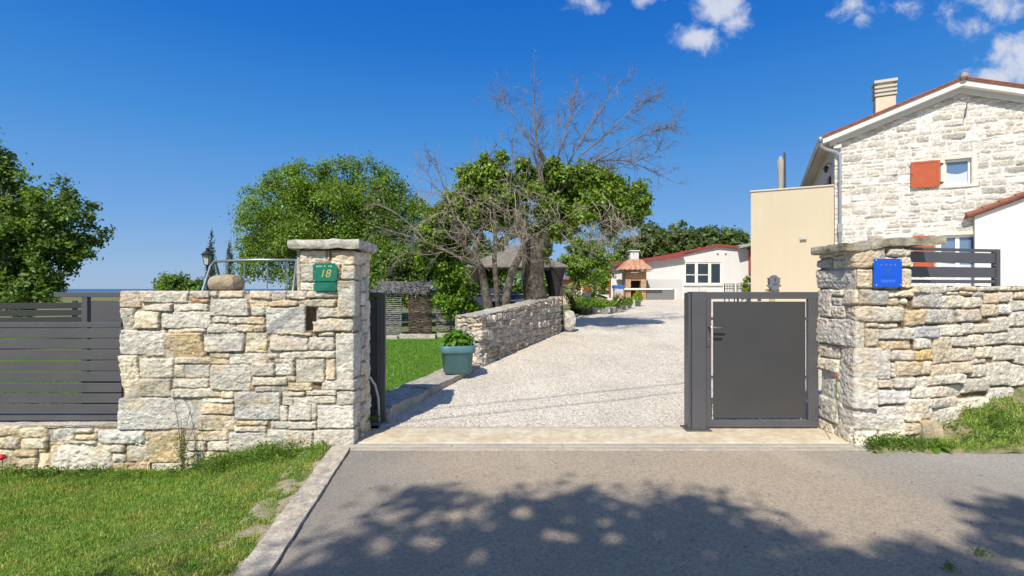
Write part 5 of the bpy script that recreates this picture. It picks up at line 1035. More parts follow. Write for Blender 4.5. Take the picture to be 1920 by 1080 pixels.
# ------------------------------------------------------------------ outbuilding
def outbuilding():
    Y = 26.; s = Y/F0; X = lambda p: (p-960)*s; z = lambda p: EYE+(HZ-p)*s; t = empty('outbuilding', (X(1275), Y, 1.0), 'long low white outbuilding with dark red roof edges at the end of the drive', 'building'); m_rf = mat('red_roof_trim', (.27,.045,.045), rough=.6)
    w0, w1, w2, w3 = X(1283), X(1352.5), z(533), z(492)
    prof = [(X(1144), z(499)), (X(1277), z(479)), (X(1345), z(461)), (X(1450), z(473))]
    # front wall with window opening, as slices
    mb = MB(); xs_ = [X(1144), w0, w1, X(1450)]; top = lambda x: float(np.interp(x, [p[0] for p in prof], [p[1] for p in prof]))
    def slab(x0, x1, za0, za1, zb0, zb1): mb.add([(x0,Y,za0),(x1,Y,za1),(x1,Y,zb1),(x0,Y,zb0),(x0,Y+.3,za0),(x1,Y+.3,za1),(x1,Y+.3,zb1),(x0,Y+.3,zb0)], [(0,1,2,3),(5,4,7,6),(3,2,6,7),(1,0,4,5),(0,3,7,4),(1,5,6,2)])
    slab(xs_[0], X(1277), .6, .6, top(xs_[0]), top(X(1277))); slab(X(1277), w0, .6, .6, top(X(1277)), top(w0)); slab(w0, w1, .6, .6, w2, w2); slab(w0, X(1345), w3, w3, top(w0), top(X(1345))); slab(X(1345), w1, w3, w3, top(X(1345)), top(w1)); slab(w1, xs_[3], .6, .6, top(w1), top(xs_[3]))
    mb.add([(X(1144)+.02,Y+.31,.6),(X(1144)+.3,Y+.31,.6),(X(1144)+2.2,Y+9,.6),(X(1144)+1.9,Y+9,.6),(X(1144)+.02,Y+.31,z(500)-.05),(X(1144)+.3,Y+.31,z(500)-.05),(X(1144)+2.2,Y+9,z(500)-.05),(X(1144)+1.9,Y+9,z(500)-.05)], [(3,2,1,0),(4,5,6,7),(0,1,5,4),(1,2,6,5),(2,3,7,6),(3,0,4,7)]); mb.box(X(1144)+2.3, X(1450), Y+8.7, Y+9, .6, z(480)); mb.go('wall', m_white, t)
    def strip(a, b_, th, yo, name, m, dep): 
        mb = MB(); a = (X(a[0]), z(a[1])); b_ = (X(b_[0]), z(b_[1])); V = [(a[0],yo,a[1]),(b_[0],yo,b_[1]),(b_[0],yo,b_[1]+th),(a[0],yo,a[1]+th)]; V += [(v[0]+dep*.2*(k in (0, 3)), v[1]+dep, v[2]) for k, v in enumerate(V)]; mb.add(V, [(0,1,2,3),(5,4,7,6),(3,2,6,7),(1,0,4,5),(0,3,7,4),(1,5,6,2)]); mb.go(name, m, t)
    strip((1141,500.5), (1279,481), .17, Y-.35, 'roof', m_rf, 9.4); strip((1243,483), (1345,462.5), .12, Y-.15, 'roof', m_rf, 9.6); strip((1345,462.5), (1384,466), .12, Y-.15, 'roof', m_rf, 9.6); strip((1378,467), (1420,457), .10, Y-.6, 'roof', mat('grey_roof', (.35,.34,.33), rough=.8), 6)
    mb = MB(); mb.tube([(X(1405), Y-.08, z(466)), (X(1405), Y-.08, z(512))], .08, 8); mb.go('downpipe', m_rf, t); mb = MB(); mb.tube([(X(1143.2), Y-.05, z(502)), (X(1143.2), Y-.05, z(562))], .045, 8); mb.go('downpipe', m_rf, t)
    f = MB(); bw = .07
    for a in (1283, 1305.5, 1330.5): f.box(X(a)+(.0 if a == 1283 else -.05), X(a)+(bw+.02), Y+.03, Y+.12, w2, w3)
    f.box(w1-.04, w1, Y+.03, Y+.12, w2, w3)
    f.box(w0+.09, w1-.04, Y+.035, Y+.115, w3-.07, w3-.001); f.box(w0+.09, w1-.04, Y+.035, Y+.115, w2+.001, w2+.07); f.box(w0+.09, X(1330.5), Y+.04, Y+.10, z(516), z(514.5)); w = f.go('window', m_wl, t); g = MB(); g.box(w0+.02, w1-.02, Y+.07, Y+.08, w2+.02, w3-.02); g.go('pane', m_glass, w)
    mb = MB(); mb.box(w0-.05, w1+.05, Y-.08, Y+.025, w2-.07, w2-.005); mb.go('window_sill', m_white, w)
    mb = MB()
    for px in (1345, 1360): mb.lathe((X(px), Y-.04, z(474)), [(.001,-.06),(.06,-.02),(.06,.03),(.01,.06)], 8)
    mb.go('soffit_lamp', m_wl, t)
    # low wash stand wall right of the barbecue
    mb = MB(); mb.box(X(1213), X(1276), Y-.12, Y-.01, 1.0, z(523), bev=.01); mb.go('splash_panel', mat('pale_grey_panel', (.56,.56,.57), rough=.8), t)
outbuilding()
def bbq():
    Y = 24.4; s = Y/F0; X = lambda p: (p-960)*s; z = lambda p: EYE+(HZ-p)*s; g = 1.0
    t = empty('brick_barbecue', (X(1192), Y, g-.05), 'brick garden barbecue with a tiled hood roof and white chimney before the outbuilding', 'barbecue')
    br = mat('brick', (.36,.20,.12), rough=.9, c2=(.46,.32,.20), nscale=9, bump=.7, bscale=25, hi=(.42,.58)); mb = MB(); z0 = g-.05
    for a, b_ in ((1173,1183),(1202,1212)): mb.box(X(a), X(b_), Y, Y+.8, z0, z(510), bev=.01)
    mb.box(X(1183)+.002, X(1202)-.002, Y+.02, Y+.8, z(526), z(511)); mb.box(X(1183)+.002, X(1202)-.002, Y+.01, Y+.75, z(545), z(543.5)); mb.box(X(1183)+.002, X(1202)-.002, Y+.7, Y+.78, z0, z(526)-.002); mb.go('brick_body', br, t)
    mb = MB(); mb.box(X(1183)+.004, X(1202)-.004, Y+.3, Y+.69, z(543)+.002, z(526)-.004); mb.go('firebox', mat('opening_black', (.012,.011,.01), rough=1), t); mb = MB(); mb.box(X(1183)+.004, X(1202)-.004, Y+.3, Y+.69, z0, z(545)-.004); mb.go('wood_store', mat('opening_dark_brown', (.035,.02,.015), rough=1), t)  # near-black block fills the upper opening, dark brown block the lower
    mb = MB(); mb.box(X(1170), X(1240), Y-.12, Y+.001-.002, z(543.4), z(540.6), bev=.01); mb.box(X(1212)+.003, X(1262), Y+.002, Y+.75, z(543.4), z(540.6), bev=.01); mb.go('worktop', m_wl, t)
    mb = MB(); mb.box(X(1213), X(1264.5), Y+.03, Y+.72, z0, z(543.4)-.002); mb.go('cabinet', mat('grey_board', (.17,.175,.19), rough=.7), t); mb = MB(); mb.box(X(1265), X(1270), Y+.02, Y+.75, z0, z(541), bev=.01); mb.go('side_wall', m_white, t)
    # tiled hood
    cx = X(1192.5); hw, tw = X(1223)-cx, .30; ze, zt = z(507.5), z(487.5); n_ = 72; m_ = 12; V = []; Fq = []; yc = Y+.45
    for side in range(4):
        b = len(V); c_, s_ = round(math.cos(side*math.pi/2)), round(math.sin(side*math.pi/2))
        for j in range(m_+1):
            tt = j/m_; w = hw*(1-tt)+tw*tt
            for i in range(n_+1):
                u = (i/n_*2-1)*w; zz = ze+(zt-ze)*tt+.035*abs(math.sin(u*13))+.02*((j % 3) == 0); lx, ly = u, -w; V.append((cx+lx*c_-ly*s_, yc+lx*s_+ly*c_, zz))
        for j in range(m_):
            for i in range(n_): q = b+j*(n_+1)+i; Fq.append((q, q+1, q+n_+2, q+n_+1))
    b = len(V); V += [(cx-hw, yc-hw, ze-.03), (cx+hw, yc-hw, ze-.03), (cx+hw, yc+hw, ze-.03), (cx-hw, yc+hw, ze-.03)]; Fq.append((b+3, b+2, b+1, b)); mobj('tile_roof', V, np.array(Fq), mat('pale_tile', (.50,.28,.17), rough=.85, c2=(.34,.17,.11), nscale=8, hi=(.4,.6)), t)
    mb = MB(); mb.box(cx-.20, cx+.20, yc-.2, yc+.2, zt-.05, z(473), bev=.01); mb.box(cx-.12, cx+.12, yc-.12, yc+.12, z(473), z(470.5)); mb.box(cx-.26, cx+.26, yc-.26, yc+.26, z(470.5), z(468.5), bev=.01); mb.go('chimney', m_white, t)
    p = P(1161, 562, 23.9); t = empty('storage_box', (p[0], p[1], g-.05), 'white garden storage chest with a bright blue lid beside the barbecue', 'chest'); s2 = 23.9/F0; mb = MB(); mb.box(p[0]-.20, p[0]+.20, p[1], p[1]+.5, g-.05, EYE-.5*s2, bev=.01); mb.go('box', mat('pale_plastic', (.45,.45,.47), rough=.6), t)
    mb = MB(); mb.box(p[0]-.24, p[0]+.24, p[1]-.03, p[1]+.53, EYE-.2*s2, EYE+6.5*s2, bev=.03); mb.go('lid', mat('blue_plastic', (.01,.13,.55), rough=.4), t)
bbq()
# pots row
PG = 'potted plants lined up along the drive'
POTS = [(1079,589,20,'black','tall_green','rusty black pot of leafy roses nearest the whitish boulder',44,1),(1095,591,26,'black','green','big black tub of tall green leaves, second of the row',38,0),(1113,589,18,'grey','green','grey tub with glossy leaves beside the big black tub',30,0),
        (1133,589,18,'white','green','white round tub overflowing with trailing bright leaves',22,0),(1149,587,12,'white','green','small white pot with low green leaves after the trailing tub',16,0),(1159,586,13,'white','pink','white pot of pink oleander flowers',34,2),
        (1170,582,10,'grey','green','little grey pot of grassy leaves between the pink flowers and the round bush',18,0),(1180,579,9,'grey','green','small grey pot of thin stems near the round bush',18,0),(1196,575,12,'grey','yellow','grey pot holding a round yellow green bush in front of the barbecue',26,0)]
for i, (px, py, w, pc, fc, lab, fh, fl) in enumerate(POTS):
    Y = 1.77/((py-HZ)/F0+.05); s = Y/F0; b = P(px, py, Y); b[2] = Tg(Y)+.012; r = w*s/2; h = 14*s*(.8 if w > 11 else .6)
    m = {'black': mat('black_pot', (.02,.022,.03), rough=.5), 'grey': mat('grey_pot', (.20,.21,.24), rough=.7), 'white': mat('white_pot', (.55,.56,.60), rough=.6)}[pc]
    t = empty('plant_pot', b, lab, 'plant pot', PG); mb = MB(); mb.lathe(b, [(r*.78,0),(r*.95,h*.88),(r*1.04,h*.9),(r*1.04,h),(r*.9,h),(r*.88,h*.85)], 18); mb.go('pot', m, t, True)
    pal = {'green': [(.09,.18,.025),(.13,.24,.035)], 'tall_green': [(.09,.17,.03),(.14,.22,.05)], 'pink': [(.10,.16,.05),(.12,.18,.05)], 'yellow': [(.17,.28,.03),(.22,.33,.04)]}[fc]
    hh = fh*s*.62; foliage('foliage', [(b[0], b[1], b[2]+h+hh*.38, r*1.35, r*1.3, hh*.55), (b[0]+r*.3, b[1], b[2]+h+hh*.75, r*.95, r*.9, hh*.35), (b[0]-r*.5, b[1], b[2]+h+hh*.5, r*.9, r*.8, hh*.35)], 900, .07, 300+i, pal, t, 12, .3, .3)
    if fl: rng = np.random.default_rng(i); foliage('blossom', [(b[0], b[1]-.1, b[2]+h+hh*.8, r*1.3, r*1.2, hh*.4)], 90 if fl == 2 else 25, .07, 400+i, [(.7,.36,.36),(.75,.55,.55)] if fl == 2 else [(.6,.6,.5)], t, 12, .3, .5, .9)
# things beyond: shrubs, terracotta farmhouse wall, wicker etc.
def beyond():
    Y = 40.; s = Y/F0; X = lambda p: (p-960)*s; z = lambda p: EYE+(HZ-p)*s; t = empty('farm_house', (X(1095), Y, .9), 'low terracotta coloured farmhouse seen under the fruit tree', 'building'); mb = MB(); mb.box(X(1046), X(1142), Y, Y+6, .6, z(523), bev=.02); mb.go('wall', mat('terracotta_render', (.42,.24,.16), rough=.9, c2=(.48,.33,.24), nscale=1.5), t)
    mb = MB(); V = [(X(1040),Y-.4,z(524)),(X(1148),Y-.4,z(524)),(X(1148),Y+3,z(518)),(X(1040),Y+3,z(518)),(X(1148),Y+6.4,z(524)),(X(1040),Y+6.4,z(524))]; mb.add(V, [(0,1,2,3),(3,2,4,5),(5,4,1,0)]); mb.go('roof', m_tile, t)
    mb = MB(); mb.box(X(1112), X(1118), Y-.03, Y-.002, z(546), z(530)); mb.go('window', m_glass, t)
    Y = 30.; s = Y/F0; rng = np.random.default_rng(4); rects = courses(0, 2.6, .5, z(543), rng, (.1,.25), (.2,.5), .2)
    V, Fc, c = stone_surface([(X(1050), Y), (X(1142), Y)], .6, z(545), .06, rects, 5, joint=.03, w=.05, warp=.02); cc = rock((X(1096), Y+.25, .95), (X(1142)-X(1050), .44, 2*(z(545)-.96)), 0, .01, 3, 10); V, Fc, c = merge([(V, Fc, c), cc])
    tag(mobj('field_wall', V, Fc, m_stone, smooth=True, col=c), 'low grey stone wall behind the row of pots, left of the outbuilding', 'stone wall')
    Y = 27.; shrub('garden_shrub', [pl(1062,548,12,Y),pl(1052,545,10,Y),pl(1072,553,9,Y)], 900, .12, 501, 'silvery green lavender like shrub behind the garden wall end', [(.16,.22,.14),(.2,.26,.17)])
    shrub('garden_shrub', [pl(1110,545,10,Y),pl(1112,556,9,Y),pl(1104,552,8,Y)], 800, .12, 503, 'dark green shrub at the foot of the fruit tree', [(.07,.14,.03)]); shrub('garden_shrub', [pl(1128,528,14,Y+2),pl(1138,520,12,Y+2),pl(1132,540,12,Y+2)], 1500, .12, 505, 'bright green bush against the left corner of the outbuilding', [(.09,.18,.03),(.12,.22,.03)])
    shrub('garden_shrub', [pl(1075,538,10,Y+1),pl(1088,536,8,Y+1)], 700, .12, 507, 'yellowish bush in front of the terracotta farmhouse', [(.2,.22,.05),(.16,.2,.05)])
    t = empty('clothes_post', P(1091, 572, 24.), 'slim white pole with a green base standing behind the potted plants', 'pole'); mb = MB(); b = P(1091, 572, 24.); q = P(1091, 518, 24.); mb.tube([b, q], .03, 8); mb.go('pole', m_wl, t); mb = MB(); mb.tube([b, b+np.array([0,0,.5])], .05, 8); mb.go('base_sleeve', mat('green_sleeve', (.1,.35,.22)), t)
    b = P(1100, 560, 24.); t = empty('flower_crate', b, 'dark crate of orange flowers beside the white pole', 'crate'); mb = MB(); mb.box(b[0]-.18, b[0]+.18, b[1]-.15, b[1]+.15, b[2]-.1, b[2]+.28, bev=.01); mb.go('crate', mat('slate_plastic', (.06,.08,.11)), t); foliage('blossom', [(b[0], b[1], b[2]+.4, .2, .15, .15)], 260, .07, 77, [(.5,.12,.04),(.4,.2,.06)], t)
    # chairs by the outbuilding
    for k, (px, lab) in enumerate(((1372, 'black iron garden chair, left of the two by the outbuilding'), (1396, 'black iron garden chair, right of the two by the outbuilding'))):
        Y = 21.; s = Y/F0; b = P(px, 575, Y); b[2] = Tg(Y); t = empty('iron_chair', b, lab, 'chair', 'iron garden chairs'); mi = mat('black_iron', (.02,.022,.025)); zt = EYE+(HZ-532)*s; mb = MB()
        mb.tube([(b[0]-.2, b[1]+.2, b[2]), (b[0]-.2, b[1]+.25, zt), (b[0]+.2, b[1]+.25, zt), (b[0]+.2, b[1]+.2, b[2])], .022, 6)
        for q in range(1, 6): mb.tube([(b[0]-.2+.4*q/6, b[1]+.24, zt), (b[0]-.2+.4*q/6, b[1]+.22, b[2]+.5)], .010, 4)
        for zz in (zt-.1, zt-.2): mb.tube([(b[0]-.2, b[1]+.24, zz), (b[0]+.2, b[1]+.24, zz)], .012, 4)
        mb.go('backrest', mi, t); mb = MB(); mb.box(b[0]-.21, b[0]+.21, b[1]-.2, b[1]+.2, b[2]+.43, b[2]+.46, bev=.01); mb.go('seat', mi, t)
        for sx in (-1, 1): mb = MB(); mb.tube([(b[0]+sx*.19, b[1]-.19, b[2]), (b[0]+sx*.19, b[1]-.18, b[2]+.43)], .02, 6); mb.go('leg', mi, t)
    Y = 20.; shrub('young_tree', [pl(1402,525,8,Y),pl(1398,540,9,Y),pl(1404,555,9,Y)], 500, .10, 511, 'slender shrub at the left corner of the cream block', [(.12,.2,.03),(.2,.26,.05)])
    for k, (px, w) in enumerate(((1295, 9), (1318, 9))):
        Y = 23.; b = P(px, 566, Y); b[2] = Tg(Y); t = empty('wire_plant', b, ('left' if k == 0 else 'right')+' pale twiggy plant under the outbuilding window', 'plant', 'twiggy plants under the window'); mb = MB(); rng = np.random.default_rng(k)
        for q in range(9): twigs(mb, b, np.array([rng.normal()*.35, rng.normal()*.3, 1]), .7, .012, 1, rng, 4, .15)
        mb.go('stem', mat('pale_twig', (.5,.5,.46)), t)
beyond()
# ------------------------------------------------------------------ main house
D = 17.5; A_ = np.array([.9, -.436]); A_ /= np.linalg.norm(A_); N_ = np.array([-A_[1], A_[0]])*-1; N_ = np.array([A_[1], -A_[0]]); B_ = -N_
P0 = np.array([.607*D, D])
def gt(px, o=0.0):
    k = (px-960)/F0; p = P0+N_*o; return (k*p[1]-p[0])/(A_[0]-k*A_[1])
def gp(px, py, o=0.0): t = gt(px, o); Yq = (P0+N_*o+A_*t)[1]; return t, EYE+(HZ-py)/F0*Yq
FR = lambda o=0: ((P0[0], P0[1], 0), A_, B_)     # box y>0 goes back into the house
def house():
    t = empty('stone_house', (P0[0]+A_[0]*4, P0[1]+A_[1]*4, .5), 'two storey pale stone house with gable, red roof edge and orange shutters', 'house'); tE, zE = 0.0, 6.585; tR, zR = 3.65, 7.89; tL, tX = .35, 6.95; sl = (zR-zE)/tR
    rz = lambda q: zE+sl*np.minimum(q, 2*tR-q)
    W1 = (gp(1772, 0)[0], gp(1822, 0)[0], gp(1797, 345.5)[1], gp(1797, 298)[1]); W2 = (gp(1762, 0)[0], gp(1880, 0)[0], .5+.9, gp(1797, 441)[1])
    rng = np.random.default_rng(77); rects = [(a, b, c, d) for a, b, c, d in courses(0, tX-tL, .3, 8.0, rng, (.10,.26), (.16,.48), .18)]
    rects = [r for r in rects if rng.random() < .93]
    pal = [(.56,.535,.495),(.48,.455,.42),(.60,.575,.53),(.40,.38,.35),(.56,.525,.475),(.52,.475,.42)]
    def mask(U, V):
        q = U+tL; m = V < rz(q)-.10
        for (a, b, c, d) in (W1, W2): m &= ~((q > a) & (q < b) & (V > c) & (V < d))
        return m
    def tint(U, V, c):   # lime pointing smeared over the stones
        k = ss(.0, .55, fbm(U*3.2, V*3.2, 2, 5, 4)-.05)[..., None]*.5
        for (a, b, c0, d) in (W1, W2): 
            q = U+tL; near = ((q > a-.16) & (q < b+.16) & (V > c0-.16) & (V < d+.18))[..., None]*.85; k = np.maximum(k, near)
        return c*(1-k)+np.array([.70,.675,.63])*k
    pa = P0+A_*tL; pb = P0+A_*tX
    V, Fc, c = stone_surface([pa, pb], .3, 8.0, .022, rects, 71, joint=.018, w=.035, amp=.014, warp=.022, gap=.012, mortar=(.68,.655,.61), pal=pal, mask=mask, tint=tint, off=.010, filln=.006, edge_r=.04, bulge=.008, och_=.35, bright=1.13)
    mobj('stone_wall', V, Fc, m_stone, t, True, c)
    m_side = mat('grey_cream_render', (.52,.48,.42), rough=.9, c2=(.46,.43,.39), nscale=.8, bump=.3, bscale=40)
    mb = MB(); mb.box(tL, tL+.3, .03, 10, .3, zE+.05, fr=FR()); mb.box(tX-.3, tX, .03, 10, .3, zE+.05, fr=FR()); mb.box(tL+.3, tX-.3, 9.7, 10, .3, zE, fr=FR()); mb.go('side_wall', m_side, t)
    mb = MB(); mb.box(tL+.31, tX-.31, .45, .5, .3, 6.5, fr=FR()); mb.go('inner_wall', mat('unlit_room_dark', (.05,.05,.055), rough=1), t)  # dark sheet stands in for the unlit room behind the windows
    # roof: tiles over two slopes
    def F3(q, s_, z): p = P0+A_*q+B_*s_; return (p[0], p[1], z)
    def slope(q0, q1, s0, s1, zo, th, m, name): mb = MB(); Vv = [F3(q0, s0, rz(q0)+zo), F3(q1, s0, rz(q1)+zo), F3(q1, s1, rz(q1)+zo), F3(q0, s1, rz(q0)+zo)]; Vv += [(v[0], v[1], v[2]+th) for v in Vv]; mb.add(Vv, [(3,2,1,0),(4,5,6,7),(0,1,5,4),(1,2,6,5),(2,3,7,6),(3,0,4,7)]); return mb.go(name, m, t)
    m_w = mat('painted_verge', (.74,.72,.68), rough=.7, c2=(.66,.64,.60), nscale=2)
    for q0, q1 in ((-.06, tR), (tR, 2*tR+.06)):
        rt = slope(q0, q1, -.38, 10.3, -.015, .045, m_tile, 'roof_tiles'); slope(q0+(.03 if q0 < 0 else 0), q1-(.03 if q1 > tR else 0), -.34, -.02, -.19, .172, m_w, 'verge_board'); slope(q0+(.25 if q0 < 0 else 0), q1-(.25 if q1 > tR else 0), -.13, -.03, -.34, .15, mat('verge_shadow_grey', (.55,.55,.55), rough=.8), 'verge_shadow_band')  # grey band under the verge board paints in its shadow
        slope(q0+.02, q1-.02, 0.02, 10.2, -.10, .083, m_side, 'soffit')
        mb = MB()
        n_ = 20
        for k in range(n_): a = q0+(q1-q0)*k/n_; b_ = q0+(q1-q0)*(k+1)/n_; mb.tube([F3(a, -.36, rz(a)+.045), F3(b_+.0, -.36, rz(b_)+.05)], [.038, .032], 7)
        mb.go('verge_tiles', m_tile, rt)
    mb = MB(); k = 0
    while k*.4 < 10.6: mb.tube([F3(tR, -.42+k*.4, zR+.05), F3(tR, .02+k*.4, zR+.06)], [.10, .085], 9); k += 1
    mb.lathe(F3(tR, -.42, zR+.07), [(.02,-.09),(.10,-.04),(.10,.04),(.02,.10)], 10); mb.go('ridge_tiles', mat('pale_ridge', (.42,.30,.24), rough=.85), t)
    # gutter & downpipe
    mg_ = mat('zinc', (.33,.38,.44), rough=.4, metal=.5, c2=(.40,.44,.50), nscale=3); mb = MB(); mb.tube([F3(-.10, -.40, zE-.05), F3(-.10, 10.3, zE-.09)], .075, 10); mb.go('gutter', mg_, t, True)
    a = gp(1543, 273); b_ = gp(1577, 296, .10); tt = gt(1575, .10); mb = MB(); mb.tube([F3(-.09, -.30, zE-.08), F3(-.08, -.25, zE-.26), F3(.10, -.16, zE-.38), F3(tt-.12, -.10, zE-.48), F3(tt, -.09, zE-.62), F3(tt, -.09, .6)], .052, 10); mb.go('downpipe', mg_, t, True)
    mb = MB(); mb.box(tt-.07, tt+.07, -.15, -.03, gp(1575, 436)[1], gp(1575, 420)[1], fr=FR()); mb.go('pipe_clamp', m_steel, t); mb = MB(); mb.box(tt-.07, tt+.07, -.15, -.03, gp(1575, 340)[1]-.03, gp(1575, 340)[1], fr=FR()); mb.go('pipe_clamp', m_steel, t)
    mb = MB(); mb.box(tL-.04, tL+.18, -.12, .0, gp(1570, 279)[1], gp(1570, 272)[1]+.02, fr=FR(), bev=.01); mb.go('kneeler_stone', m_w, t)
    # windows
    def window(W, mull):
        mb = MB(); f = .06; x0, x1, z0, z1 = W
        mb.box(x0, x0+f, .10, .17, z0, z1, fr=FR()); mb.box(x1-f, x1, .10, .17, z0, z1, fr=FR()); mb.box(x0+f, x1-f, .10, .17, z0, z0+f, fr=FR()); mb.box(x0+f, x1-f, .10, .17, z1-f, z1, fr=FR())
        for q in mull: mb.box(q-.05, q+.05, .09, .16, z0+f, z1-f, fr=FR())
        w = mb.go('window', m_wl, t); g = MB(); g.box(x0+f, x1-f, .13, .14, z0+f, z1-f, fr=FR()); g.go('pane', mat('sky_reflection_glass', (.10,.17,.30), rough=.08, spec=1), w)  # blue of the reflected sky is put into the pane's base colour
        c_ = MB(); n_ = 24; Vv = []; 
        for i in range(n_+1):
            q = x0+f+.01+(x1-x0-2*f-.02)*i/n_; hh = z0+(z1-z0)*.52-.07*math.sin(math.pi*i/n_)
            Vv += [F3(q, .121+.002*math.sin(i*1.7), z0+f), F3(q, .121+.002*math.sin(i*1.7), hh)]
        c_.add(Vv, [(2*i, 2*i+2, 2*i+3, 2*i+1) for i in range(n_)]); c_.go('lace_curtain', mat('lace', (.5,.56,.66), rough=.9), w)
        r_ = MB(); r_.box(x0-.004, x0+.0, -.01, .10, z0, z1, fr=FR()); r_.box(x0-.11, x0-.005, -.025, .01, z0-.10, z1+.12, fr=FR(), bev=.01); r_.box(x1+.005, x1+.13, -.025, .01, z0-.10, z1+.12, fr=FR(), bev=.01); r_.box(x0-.004, x1+.004, -.025, .10, z1+.003, z1+.12, fr=FR(), bev=.01); r_.box(x0-.004, x1+.004, -.04, .10, z0-.10, z0-.003, fr=FR(), bev=.01); r_.box(x1+.0005, x1+.0045, .012, .2, z0, z1, fr=FR()); r_.go('window_surround', mat('dressed_stone', (.68,.64,.57), rough=.85, c2=(.60,.55,.48), nscale=4, bump=.4, bscale=40), w)
    window(W1, []); window((W2[0], W2[1], W2[2], W2[3]), [gt(1797)])
    def shutter(px0, px1, py0, py1):
        a, b_ = gt(px0, .06), gt(px1, .06); z1, z0 = gp((px0+px1)/2, py0, .06)[1], gp((px0+px1)/2, py1, .06)[1]; m_o = mat('orange_shutter', (.44,.085,.025), rough=.55, c2=(.38,.07,.022), nscale=5, namt=.06); mb = MB(); mb.box(a, b_, -.065, -.03, z0, z1, fr=FR(), bev=.004); sh = mb.go('shutter', m_o, t)
        mb = MB(); e = .07; mb.box(a, a+e, -.075, -.066, z0, z1, fr=FR()); mb.box(b_-e, b_, -.075, -.066, z0, z1, fr=FR()); mb.box(a+e, b_-e, -.075, -.066, z1-e, z1, fr=FR()); mb.box(a+e, b_-e, -.075, -.066, z0, z0+e, fr=FR()); mb.go('shutter_frame', m_o, sh)
        mb = MB(); 
        for z in (z0+.12, z1-.12): mb.box(b_+.002, b_+.09, -.06, -.03, z-.02, z+.02, fr=FR())
        mb.box(a+.02, a+.035, -.088, -.076, (z0+z1)/2-.05, (z0+z1)/2+.03, fr=FR()); mb.go('hinge', mat('black_iron', (.02,.022,.025)), sh)
    shutter(1708, 1762.5, 302, 351); shutter(1714, 1752, 442, 515)
    q, z = gp(1812, 193); mb = MB(); mb.tube([F3(q-.05, -.02, z-.45), F3(q-.05, -.12, z-.40), F3(q-.02, -.14, z-.05), F3(q+.03, -.10, z)], .014, 6); mb.go('iron_hook', mat('rusty_iron', (.10,.07,.06), rough=.8), t)
    # chimney
    c0 = P(1661, 215, 18.3); cf = ((c0[0], c0[1], 0), A_, B_); m_c = mat('cream_render', (.66,.58,.44), rough=.85, c2=(.60,.53,.41), nscale=1.5, bump=.3, bscale=50); w = .30; s_ = 18.3/F0; zc = lambda py: EYE+(HZ-py)*s_
    ch = MB(); ch.box(-w, w, 0, .5, 6.6, zc(181), fr=cf, bev=.008); ch.box(-w+.06, w-.06, .06, .44, zc(181), zc(152), fr=cf); ch = ch.go('chimney', m_c, t); mb = MB()
    for py in (176, 168.5, 161): mb.box(-w-.03, w+.03, -.03, .53, zc(py)-.05, zc(py)+.03, fr=cf, bev=.006)
    mb.box(-w-.05, w+.05, -.05, .55, zc(153)-.03, zc(149), fr=cf, bev=.01); mb.go('cowl_slabs', mat('cast_slab', (.55,.52,.46), rough=.9), ch)
    # lit lantern on the side wall + side window
    mb = MB(); p = F3(tL-.18, .75, 0); zz = 5.75; mb.tube([F3(tL, .75, zz+.12), F3(tL-.12, .75, zz+.18), F3(tL-.18, .75, zz+.1)], .015, 6); mb.lathe((p[0], p[1], zz-.15), [(.04,0),(.08,.15),(.11,.16),(.03,.24)], 8); mb.go('wall_lantern', mat('black_iron', (.02,.022,.025)), t)
    mb = MB(); mb.box(tL-.06, tL-.02, .95, 1.5, 4.6, 5.5, fr=FR()); mb.go('side_shutter', mat('dark_red_wood', (.10,.03,.03), rough=.6), t); mb = MB(); mb.box(tL-.06, tL-.02, 2.4, 2.8, 4.6, 5.5, fr=FR()); mb.go('side_shutter', mat('dark_red_wood', (.10,.03,.03), rough=.6), t)
house()
